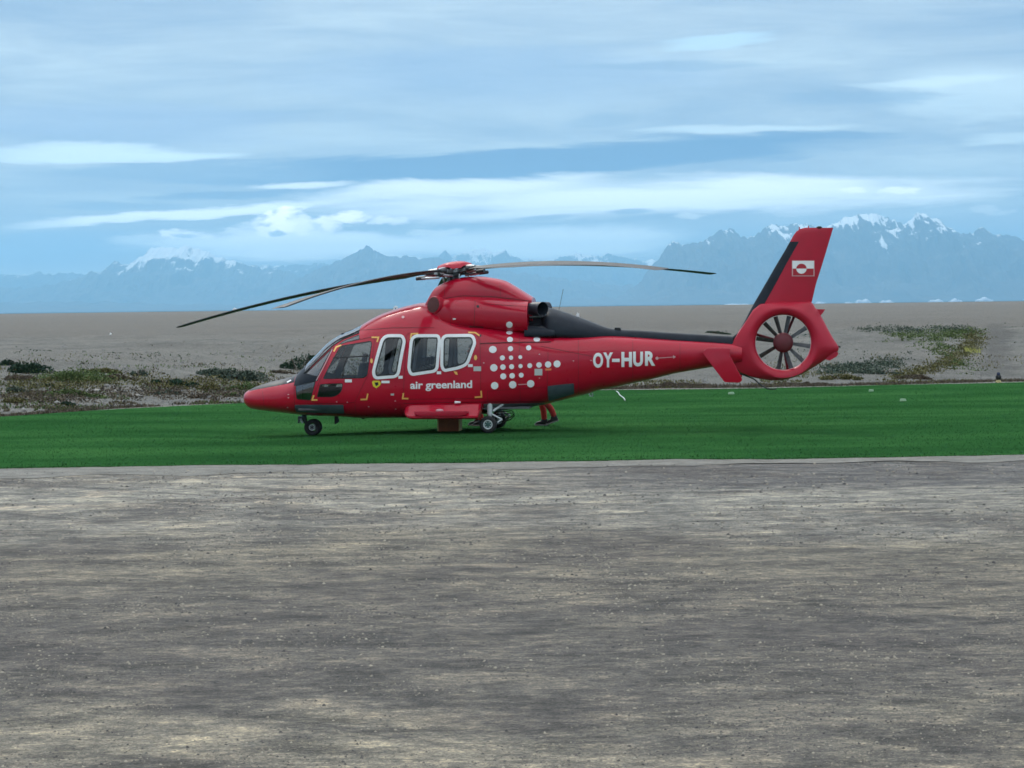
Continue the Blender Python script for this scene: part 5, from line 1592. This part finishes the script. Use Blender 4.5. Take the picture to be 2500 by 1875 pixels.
    for s, (kn, an) in zip((-1, 1), legs):
        lift_ = an[2]-0.09
        pitch = -math.atan2(lift_, 0.22)
        M_ = Matrix.Translation((an[0]-0.015, s*0.10, an[2]-0.045)) @ Matrix.Rotation(pitch, 4, 'Y')
        e = bmesh.new()
        q = [(0.085, 0.10), (0.09, -0.02), (0.05, -0.03), (-0.17, -0.03), (-0.19, -0.005), (-0.15, 0.035), (-0.06, 0.055), (-0.045, 0.10)]
        prism(e, q, -0.045, 0.045); bevel(e, 0.016, 2)
        for v in e.verts: v.co = M_ @ v.co
        bt = obj_bm('boot', e, root, [M_BOOT], True, R(40))
        e = bmesh.new(); prism(e, [(0.097, -0.024), (0.097, -0.045), (-0.195, -0.045), (-0.2, -0.012)], -0.05, 0.05)
        for v in e.verts: v.co = M_ @ v.co
        obj_bm('boot_sole', e, bt, [M_SOLE])
    return root
p1 = hw(1334, 1040, 0.0)
def on_lawn(px, py):
    d = ray(px, py); t = CAM_H/-d.z
    return Vector((d.x*t, d.y*t, float(lawn_z(d.x*t, d.y*t))))
g1 = on_lawn(1329, 1039)
person((g1.x+0.02, g1.y, g1.z), 0.0, [((0.02, -0.10, 0.50), (0.21, -0.10, 0.17)), ((-0.08, 0.10, 0.49), (-0.02, 0.10, 0.09))],
       'person in a red overall walking behind the tail boom with one heel raised', [((0.02, -0.26, 1.15), (-0.14, -0.27, 0.98)), ((0.02, 0.26, 1.15), (-0.14, 0.27, 0.98))])
g2 = on_lawn(1158, 1039)
person((g2.x+0.05, g2.y, g2.z), 0.0, [((-0.02, -0.10, 0.50), (0.12, -0.10, 0.09)), ((-0.03, 0.10, 0.50), (0.02, 0.10, 0.09))],
       'person in a red overall standing behind the main wheel, mostly hidden by the side pod', [((0.02, -0.26, 1.15), (-0.16, -0.25, 1.02)), ((0.02, 0.26, 1.15), (-0.16, 0.25, 1.02))])

# ------------------------------------------------------------------ plants on the bank behind the lawn
LM = {
 'dark': leaf_material('dark_willow_leaf', [(0.012, 0.030, 0.020), (0.022, 0.050, 0.030), (0.040, 0.075, 0.042)], 3.0),
 'green': leaf_material('green_moss_leaf', [(0.042, 0.070, 0.028), (0.085, 0.125, 0.044), (0.14, 0.18, 0.066)], 3.0),
 'olive': leaf_material('olive_leaf', [(0.060, 0.060, 0.026), (0.11, 0.105, 0.042), (0.17, 0.155, 0.066)], 3.0),
 'brown': leaf_material('brown_heath_leaf', [(0.055, 0.045, 0.034), (0.10, 0.082, 0.06), (0.16, 0.13, 0.095)], 3.0),
 'grey': leaf_material('grey_willow_leaf', [(0.036, 0.054, 0.040), (0.062, 0.086, 0.064), (0.10, 0.13, 0.095)], 3.0),
}
M_TWIG = worn('twig_bark', (0.07, 0.05, 0.035), (0.05, 0.035, 0.025), 0.9, 10.0)
def shrub(name, px, py, wpx, hpx, kind, label, group=None, n=None, cat='shrub', depth=0.6):
    """a low cushion of leaves on the ground at a pixel; size from its span in the photograph"""
    g0 = ground_at(px, py)
    k = g0.y/FPX
    a, h_ = wpx*k/2, max(hpx*k, 0.05)
    b2 = max(a*depth, 0.25)
    root = empty(name, g0)
    tag(root, label, cat, group)
    h_ *= 0.92
    n = n or int(min(6000, 500 + a*b2*3600))
    ls = 0.05 + 0.02*min(a, 2)
    lx_ = rng.uniform(-0.85, 0.85, 9)
    lob = np.stack([lx_, rng.uniform(-0.6, 0.6, 9), rng.uniform(0.18, 0.6, 9), (1.1-0.75*np.abs(lx_))*rng.uniform(0.6, 1.1, 9)], 1)
    L = lob[rng.integers(0, 9, n)]
    d = rng.normal(size=(n, 3)); d /= np.linalg.norm(d, axis=1)[:, None]; d[:, 2] = np.abs(d[:, 2])
    rr = rng.uniform(0.4, 1.0, n)**0.5
    p = np.stack([np.clip(L[:, 0]*a + d[:, 0]*rr*a*L[:, 2]*0.75, -a*1.1, a*1.1), L[:, 1]*b2 + d[:, 1]*rr*b2*L[:, 2], d[:, 2]*rr*h_*L[:, 3]], 1)
    p[:, 2] += land_z(g0.x+p[:, 0], g0.y+p[:, 1]) - g0.z
    u = rng.normal(size=(n, 3)); u /= np.linalg.norm(u, axis=1)[:, None]
    v_ = np.cross(u, rng.normal(size=(n, 3))); v_ /= np.linalg.norm(v_, axis=1)[:, None]
    s1 = (ls*rng.uniform(0.7, 1.4, n))[:, None]; s2 = s1*0.6
    V = np.stack([p-u*s1*0.5, p+v_*s2*0.5, p+u*s1*0.5, p-v_*s2*0.5], 1)
    mesh_from('foliage', V.reshape(-1, 3).tolist(), np.arange(4*n).reshape(-1, 4).tolist(), root, [LM[kind]])
    e = bmesh.new()
    for _ in range(9):
        x, y = rng.uniform(-0.6, 0.6)*a, rng.uniform(-0.5, 0.5)*b2
        gz = float(land_z(g0.x+x*0.6, g0.y+y*0.6)) - g0.z
        tube(e, [(x*0.6, y*0.6, gz-0.03), (x*0.8, y*0.8, gz+h_*0.35), (x, y, gz+h_*0.7)], [0.016, 0.011, 0.005], 5)
    obj_bm('stem', e, root, [M_TWIG])['kind'] = 'stuff'
    return root
P = shrub
P('willow_shrub', 62, 909, 130, 34, 'dark', 'large dark green shrub at the left edge of the gravel bank')
P('willow_shrub', 20, 893, 60, 16, 'dark', 'small dark shrub just above the large one at the left edge')
P('willow_shrub', 735, 902, 95, 42, 'dark', 'dark green shrub showing beside the cockpit windscreen')
P('willow_shrub', 762, 880, 60, 20, 'dark', 'low dark shrub behind the upper part of the windscreen')
P('willow_shrub', 584, 926, 190, 30, 'grey', 'broad grey green shrub on the bank left of the nose')
P('moss_mound', 182, 930, 130, 26, 'green', 'bright olive green moss mound on the left bank', cat='moss')
P('moss_mound', 275, 909, 145, 9, 'olive', 'long thin dark olive cushion above the brown heath', cat='moss')
P('heath_clump', 302, 927, 90, 15, 'brown', 'brown heath clump right of the bright moss mound', cat='heath')
P('heath_clump', 342, 918, 44, 20, 'grey', 'small grey clump at the right end of the brown heath', cat='heath')
P('heath_clump', 423, 941, 112, 17, 'dark', 'dark green heath clump midway between the nose and the left edge', cat='heath')
P('heath_clump', 515, 952, 72, 18, 'olive', 'yellow brown heath clump left of the nose', cat='heath')
P('heath_clump', 604, 953, 108, 18, 'green', 'green heath clump right behind the nose tip', cat='heath')
P('heath_clump', 186, 968, 138, 22, 'green', 'wide green heath clump below the bright moss mound', cat='heath')
P('heath_clump', 36, 926, 100, 13, 'brown', 'brown heath strip under the large shrub at the left edge', cat='heath')
P('heath_clump', 38, 983, 80, 15, 'olive', 'olive heath clump low at the left edge near the lawn', cat='heath')
P('heath_clump', 34, 958, 66, 18, 'grey', 'grey heath clump at the left edge between two stones', cat='heath')
P('heath_clump', 118, 944, 52, 7, 'dark', 'thin dark cushion between moss mound and green heath', cat='heath')
P('heath_clump', 412, 964, 66, 12, 'grey', 'low grey cushion below the dark green heath clump', cat='heath')
P('heath_clump', 492, 972, 64, 16, 'brown', 'brown heath clump near the lawn edge left of the nose', cat='heath')
P('heath_clump', 566, 968, 66, 12, 'green', 'small green cushion just in front of the nose tip', cat='heath')
P('heath_clump', 165, 990, 40, 12, 'dark', 'small dark clump on the lawn edge at left', cat='heath')
P('heath_clump', 690, 912, 60, 8, 'brown', 'low brown cushion above the helicopter nose', cat='heath')
# right bank
P('bank_scrub', 2230, 926, 90, 16, 'brown', 'brown scrub at the foot of the right bank by the lawn', cat='scrub')
P('bank_scrub', 2140, 912, 130, 13, 'grey', 'long grey green scrub right of the tail fan near the lawn', cat='scrub')
P('bank_scrub', 2060, 926, 120, 14, 'olive', 'dark scrub just right of the tail fan shroud', cat='scrub')
P('bank_scrub', 1960, 940, 120, 9, 'brown', 'brown scrub below the tail fan along the lawn', cat='scrub')
P('bank_scrub', 1640, 944, 200, 9, 'brown', 'long dark brown strip below the tail boom', cat='scrub')
P('bank_scrub', 1755, 815, 60, 8, 'grey', 'dark low scrub on the plain just above the tail boom', cat='scrub')
def tuft_field(name, path, spread, n, size, kind, label):
    """soft low growth that follows a line on the bank"""
    segs = list(zip(path, path[1:]))
    Vs = []
    for _ in range(n):
        (x0, y0), (x1, y1) = segs[rng.integers(0, len(segs))]
        u = rng.uniform()
        px = x0+(x1-x0)*u+rng.normal(0, spread[0]); py = y0+(y1-y0)*u+rng.normal(0, spread[1])
        g0 = ground_at(px, min(max(py, 785), 1000))
        k = 26; r_ = rng.uniform(0.12, 0.42)*size
        p = np.stack([rng.normal(0, r_, k), rng.normal(0, r_*0.8, k), np.abs(rng.normal(0, 0.07*size, k))], 1)
        p[:, 0] += g0.x; p[:, 1] += g0.y
        p[:, 2] += land_z(p[:, 0], p[:, 1])
        uu = rng.normal(size=(k, 3)); uu /= np.linalg.norm(uu, axis=1)[:, None]
        vv = np.cross(uu, rng.normal(size=(k, 3))); vv /= np.linalg.norm(vv, axis=1)[:, None]
        s1 = rng.uniform(0.04, 0.10, k)[:, None]
        Vs.append(np.stack([p-uu*s1*0.5, p+vv*s1*0.3, p+uu*s1*0.5, p-vv*s1*0.3], 1))
    V = np.concatenate(Vs).reshape(-1, 3)
    tag(mesh_from(name, V.tolist(), np.arange(len(V)).reshape(-1, 4).tolist(), None, [LM[kind]]), label, 'scrub', kind='stuff')
tuft_field('scrub', [(2110, 806), (2200, 806), (2300, 804), (2360, 806)], (14, 5), 90, 0.9, 'grey', 'grey green growth along the crest of the right bank')
tuft_field('scrub', [(2180, 818), (2260, 826), (2330, 818), (2372, 812)], (16, 6), 150, 0.9, 'green', 'green growth spread over the right bank below its crest')
tuft_field('scrub', [(2372, 815), (2378, 838), (2345, 868), (2300, 892), (2240, 912), (2190, 926)], (12, 6), 210, 0.8, 'olive', 'olive brown strip of growth curving down the right bank')
tuft_field('scrub', [(2260, 845), (2300, 850), (2330, 880), (2350, 900)], (20, 9), 70, 0.7, 'green', 'green flecks inside the curve of the olive strip')
tuft_field('scrub', [(2020, 905), (2100, 898), (2190, 888)], (16, 7), 130, 0.8, 'grey', 'grey growth right of the tail fan')
tuft_field('scrub', [(130, 925), (200, 918), (260, 925)], (18, 6), 130, 0.8, 'green', 'bright moss spread on the left bank')
tuft_field('scrub', [(20, 940), (150, 945), (330, 930), (470, 940), (640, 940)], (30, 9), 200, 0.8, 'olive', 'olive growth scattered over the left bank')
tuft_field('scrub', [(20, 975), (160, 970), (330, 962), (480, 960), (600, 965)], (30, 8), 200, 0.7, 'brown', 'brown growth scattered low on the left bank')
# yellow tuft
ty = ground_at(2374, 862)
tr_ = empty('yellow_tuft', ty); tag(tr_, 'single bright yellow grass tuft on the right bank', 'grass tuft')
e = bmesh.new()
for k in range(46):
    a = rng.uniform(-0.28, 0.28); l = rng.uniform(0.14, 0.3)
    x, y = rng.uniform(-0.3, 0.3), rng.uniform(-0.12, 0.12)
    v0 = e.verts.new((x-0.012, y, -0.02)); v1 = e.verts.new((x+0.012, y, -0.02)); v2 = e.verts.new((x+a*0.5+0.008, y, l*0.6)); v3 = e.verts.new((x+a, y+0.02, l))
    e.faces.new((v0, v1, v2)); e.faces.new((v0, v2, v3))
obj_bm('foliage', e, tr_, [leaf_material('yellow_grass', [(0.30, 0.30, 0.07), (0.45, 0.45, 0.13), (0.55, 0.54, 0.22)], 3.0)])

# loose dry plants and tufts nobody could count
rope_a, rope_b = on_lawn(1505, 957), on_lawn(1527, 980)
e = bmesh.new(); tube(e, [rope_a+(rope_b-rope_a)*k/8+Vector((0.015*math.sin(k*1.3), 0, 0.03)) for k in range(9)], 0.014, 6)
tag(obj_bm('rope', e, None, [M_RIM], True), 'pale rope lying on the lawn beyond the tail boom', 'rope')
def scatter(name, n, region, hgt, wid, mat, label, lean=0.7):
    X, Y = region(n)
    blades(name, X, Y, land_z(X, Y), rng.uniform(hgt[0], hgt[1], len(X)), wid, lean, mat, label)
def left_bank(n):
    X = rng.uniform(-17, -1, n); Y = LAWN_FAR(X) + 0.7 + np.abs(rng.normal(0, 9, n))
    keep = fbm(X/1.1, Y/2.6, 4, 41 + (n % 7)) > 0.55
    return X[keep], Y[keep]
def right_bank(n):
    X = rng.uniform(0, 22, n); Y = LAWN_FAR(X) + 0.7 + np.abs(rng.normal(0, 7, n))
    keep = fbm(X/1.8, Y/4.0, 4, 43) > 0.58
    return X[keep], Y[keep]
def edge_strip(n):
    X = rng.uniform(-17, 19, n); Y = LAWN_FAR(X) + 0.55 + np.abs(rng.normal(0, 0.8, n))
    keep = fbm(X/1.2, Y/2.0, 3, 45) > 0.47
    return X[keep], Y[keep]
def crest(n):
    X = rng.uniform(-26, 26, n); Y = LAWN_FAR(X) + 26 + rng.normal(0, 6, n)
    keep = fbm(X/2.2, Y/5.0, 4, 47) > 0.64
    return X[keep], Y[keep]
scatter('heath', 26000, left_bank, (0.02, 0.08), 0.03, LM['brown'], 'scattered low brown and olive heath on the gravel bank at left')
scatter('heath', 15001, left_bank, (0.02, 0.09), 0.03, LM['green'], 'green moss flecks among the brown heath at left')
scatter('heath', 14000, right_bank, (0.02, 0.10), 0.03, LM['olive'], 'scattered olive heath on the gravel bank at right')
scatter('heath', 14002, left_bank, (0.02, 0.08), 0.03, LM['olive'], 'olive yellow cushions between the brown heath at left')
scatter('dry_grass', 26000, edge_strip, (0.03, 0.10), 0.022, LM['brown'], 'dry brown grass along the far edge of the lawn')
scatter('heath', 9000, crest, (0.015, 0.06), 0.045, LM['grey'], 'grey tufts along the top of the gravel bank')

# ------------------------------------------------------------------ stones
M_STONE = worn('pale_stone', (0.32, 0.30, 0.27), (0.24, 0.23, 0.21), 0.9, 6.0, bump=0.02, bscale=12)
M_STONE2 = worn('grey_stone', (0.16, 0.157, 0.148), (0.11, 0.108, 0.103), 0.9, 6.0, bump=0.02, bscale=12)
def stone(px, py, wpx, hpx, label, mat=M_STONE, group=None, seed=0):
    g0 = ground_at(px, py); k = g0.y/FPX
    r_ = random.Random(seed)
    e = bmesh.new(); bmesh.ops.create_icosphere(e, subdivisions=2, radius=0.5)
    W, H_ = wpx*k, hpx*k
    pl = [Vector((r_.gauss(0, 1), r_.gauss(0, 1), r_.gauss(0, 1))).normalized() for _ in range(9)]
    for v in e.verts:
        for p_ in pl:
            d_ = v.co.dot(p_)-0.40
            if d_ > 0: v.co -= p_*d_
        v.co = Vector((v.co.x*W*1.1, v.co.y*W*0.8, v.co.z*H_*1.5))
    o = obj_bm('stone', e, None, [mat]); o.location = (g0.x, g0.y, g0.z+H_*0.2); o.rotation_euler = (0, 0, r_.uniform(0, 3))
    return tag(o, label, 'stone', group)
stone(9, 962, 15, 9, 'pale stone at the left edge of the picture', seed=1)
stone(336, 970, 17, 8, 'pale flat stone in the middle of the left bank', seed=2)
stone(343, 956, 11, 7, 'pale stone just above the flat stone on the left bank', seed=3)
stone(281, 960, 12, 9, 'pale stone left of the flat stone on the left bank', seed=4)
stone(288, 972, 12, 8, 'grey stone below the pale stones on the left bank', M_STONE2, seed=5)
stone(140, 987, 14, 9, 'pale stone near the lawn edge under the wide green heath', seed=6)
stone(58, 1005, 14, 9, 'pale stone on the lawn edge at left', seed=7)
stone(30, 1006, 12, 8, 'pale stone beside the lawn edge, second from the left', seed=8)
stone(4, 1008, 10, 9, 'pale stone on the lawn edge at the very left', seed=9)
stone(229, 956, 38, 7, 'long pale slab of stone right of the wide green heath', seed=10)
stone(512, 974, 16, 9, 'grey stone left of the nose near the lawn', M_STONE2, seed=11)
stone(453, 963, 14, 7, 'grey stone beside the low grey cushion', M_STONE2, seed=12)
stone(486, 910, 9, 7, 'white stone above the broad grey green shrub', M_WHITE, seed=13)
stone(262, 944, 18, 7, 'grey stone under the brown heath clump', M_STONE2, seed=14)
stone(270, 817, 6, 5, 'tiny white marker stone on the top of the left bank', M_WHITE, seed=15)
# small rubble, too many to count
nR = 2600
X = np.concatenate([rng.uniform(-18, 0, nR//2), rng.uniform(-22, 24, nR//2)]); Y = LAWN_FAR(X)+0.6+np.abs(rng.normal(0, 12, nR))
Z = land_z(X, Y); V = []; F = []
for i in range(nR):
    s = float(rng.uniform(0.025, 0.10))
    b0 = len(V)
    for dx_, dy_, dz_ in ((1, 0, 0), (0, 1, 0), (-1, 0, 0), (0, -1, 0), (0.3, 0.2, 0.8), (-0.35, 0.1, 0.6)):
        V.append((X[i]+dx_*s*rng.uniform(0.7, 1.3), Y[i]+dy_*s*rng.uniform(0.7, 1.2), Z[i]+dz_*s*rng.uniform(0.6, 1.1)-0.01))
    for f_ in ((0, 1, 4), (1, 5, 4), (1, 2, 5), (2, 3, 5), (3, 4, 5), (3, 0, 4)): F.append(tuple(b0+q for q in f_))
tag(mesh_from('rubble', V, F, None, [M_STONE2]), 'loose grey rubble scattered over the gravel bank', 'rubble', kind='stuff')

# ------------------------------------------------------------------ small things on and round the lawn
def disc(px, py, wpx, label, i):
    g0 = on_lawn(px, py); k = g0.y/FPX
    e = bmesh.new(); rr = wpx*k/2
    n = 14; q = [(rr*math.cos(2*math.pi*j/n)*(1+0.1*math.sin(3*j+i)), rr*0.9*math.sin(2*math.pi*j/n)) for j in range(n)]
    lo = [e.verts.new((x, y, 0)) for x, y in q]; hi_ = [e.verts.new((x*0.8, y*0.8, 0.06)) for x, y in q]
    e.faces.new(hi_); [e.faces.new((lo[j-1], lo[j], hi_[j], hi_[j-1])) for j in range(n)]
    bmesh.ops.recalc_face_normals(e, faces=e.faces[:])
    o = obj_bm('lawn_marker', e, None, [worn('pale_green_marker%d' % i, (0.28, 0.42, 0.27), (0.22, 0.36, 0.22), 0.7, 6.0)], True, R(30)); o.location = (g0.x, g0.y, g0.z+0.01)
    return tag(o, label, 'marker', 'pale markers set in the lawn')
disc(1785, 963, 15, 'pale flat marker in the lawn below the tail', 1)
disc(2127, 955.5, 12, 'pale flat marker in the lawn right of the tail, farther one', 2)
disc(2205, 980, 16, 'pale flat marker in the lawn right of the tail, nearer one', 3)
# edge light
g0 = on_lawn(2453, 934); g0.y = float(LAWN_FAR(g0.x))+0.15; g0.z = float(land_z(g0.x, g0.y))+0.01
lt = empty('edge_light', g0); tag(lt, 'small dark edge light with a yellow base at the right end of the lawn', 'lamp')
M_LBASE = material('yellow_lamp_base', (0.40, 0.34, 0.15), 0.6)
def vtube(name, prof, mat, parent):
    e = bmesh.new(); tube(e, [(0, 0, z) for r_, z in prof], [r_ for r_, z in prof], 16); return obj_bm(name, e, parent, [mat], True, R(40))
vtube('lamp_base', [(0.10, 0.0), (0.09, 0.04), (0.06, 0.09)], M_LBASE, lt)
vtube('lamp_body', [(0.06, 0.09), (0.09, 0.13), (0.10, 0.20), (0.08, 0.24)], M_SEAL, lt)
vtube('lamp_lens', [(0.055, 0.24), (0.06, 0.28), (0.045, 0.33), (0.015, 0.345)], material('dark_lens', (0.02, 0.025, 0.06), 0.2), lt)
# two white huts on the horizon
def hut(px, dist, W, H_, label):
    d = ray(px, 760-0.0124*px); t = dist/d.y
    x = d.x*t; z = float(land_z(x, dist))
    o = empty('hut', (x, dist, z)); tag(o, label, 'hut', 'white huts on the horizon')
    e = bmesh.new(); box(e, (-W/2, -W/2, 0), (W/2, W/2, H_*0.65)); obj_bm('wall', e, o, [M_WHITE])
    e = bmesh.new(); prism(e, [(-W*0.56, H_*0.65), (W*0.56, H_*0.65), (0, H_)], -W*0.55, W*0.55); obj_bm('roof', e, o, [M_WHITE])
    e = bmesh.new(); box(e, (-W*0.13, -W/2-0.03, 0.02), (W*0.13, -W/2-0.005, H_*0.5)); obj_bm('door', e, o, [M_GREY])
hut(573, 900, 1.6, 1.9, 'tiny white hut on the horizon above the left rotor blade')
hut(966, 900, 1.8, 1.9, 'tiny white hut on the horizon above the cockpit roof')

# ------------------------------------------------------------------ haze
hb = bmesh.new(); box(hb, (-22500, -1500, -30), (22500, 49500, 1400))
bmesh.ops.recalc_face_normals(hb, faces=hb.faces[:])
M_HAZE = bpy.data.materials.new('haze_air'); M_HAZE.use_nodes = True
g = NT(M_HAZE.node_tree); g.n.clear()
vo = g.node('ShaderNodeOutputMaterial'); vp = g.node('ShaderNodeVolumePrincipled')
vp.inputs['Color'].default_value = (0.36, 0.72, 1.0, 1)
vp.inputs['Density'].default_value = HAZE_DENS
vp.inputs['Anisotropy'].default_value = 0.4
g.l.new(vp.outputs[0], vo.inputs['Volume'])
tag(obj_bm('haze', hb, None, [M_HAZE]), 'pale blue haze lying over the far mountains', 'haze', kind='stuff')
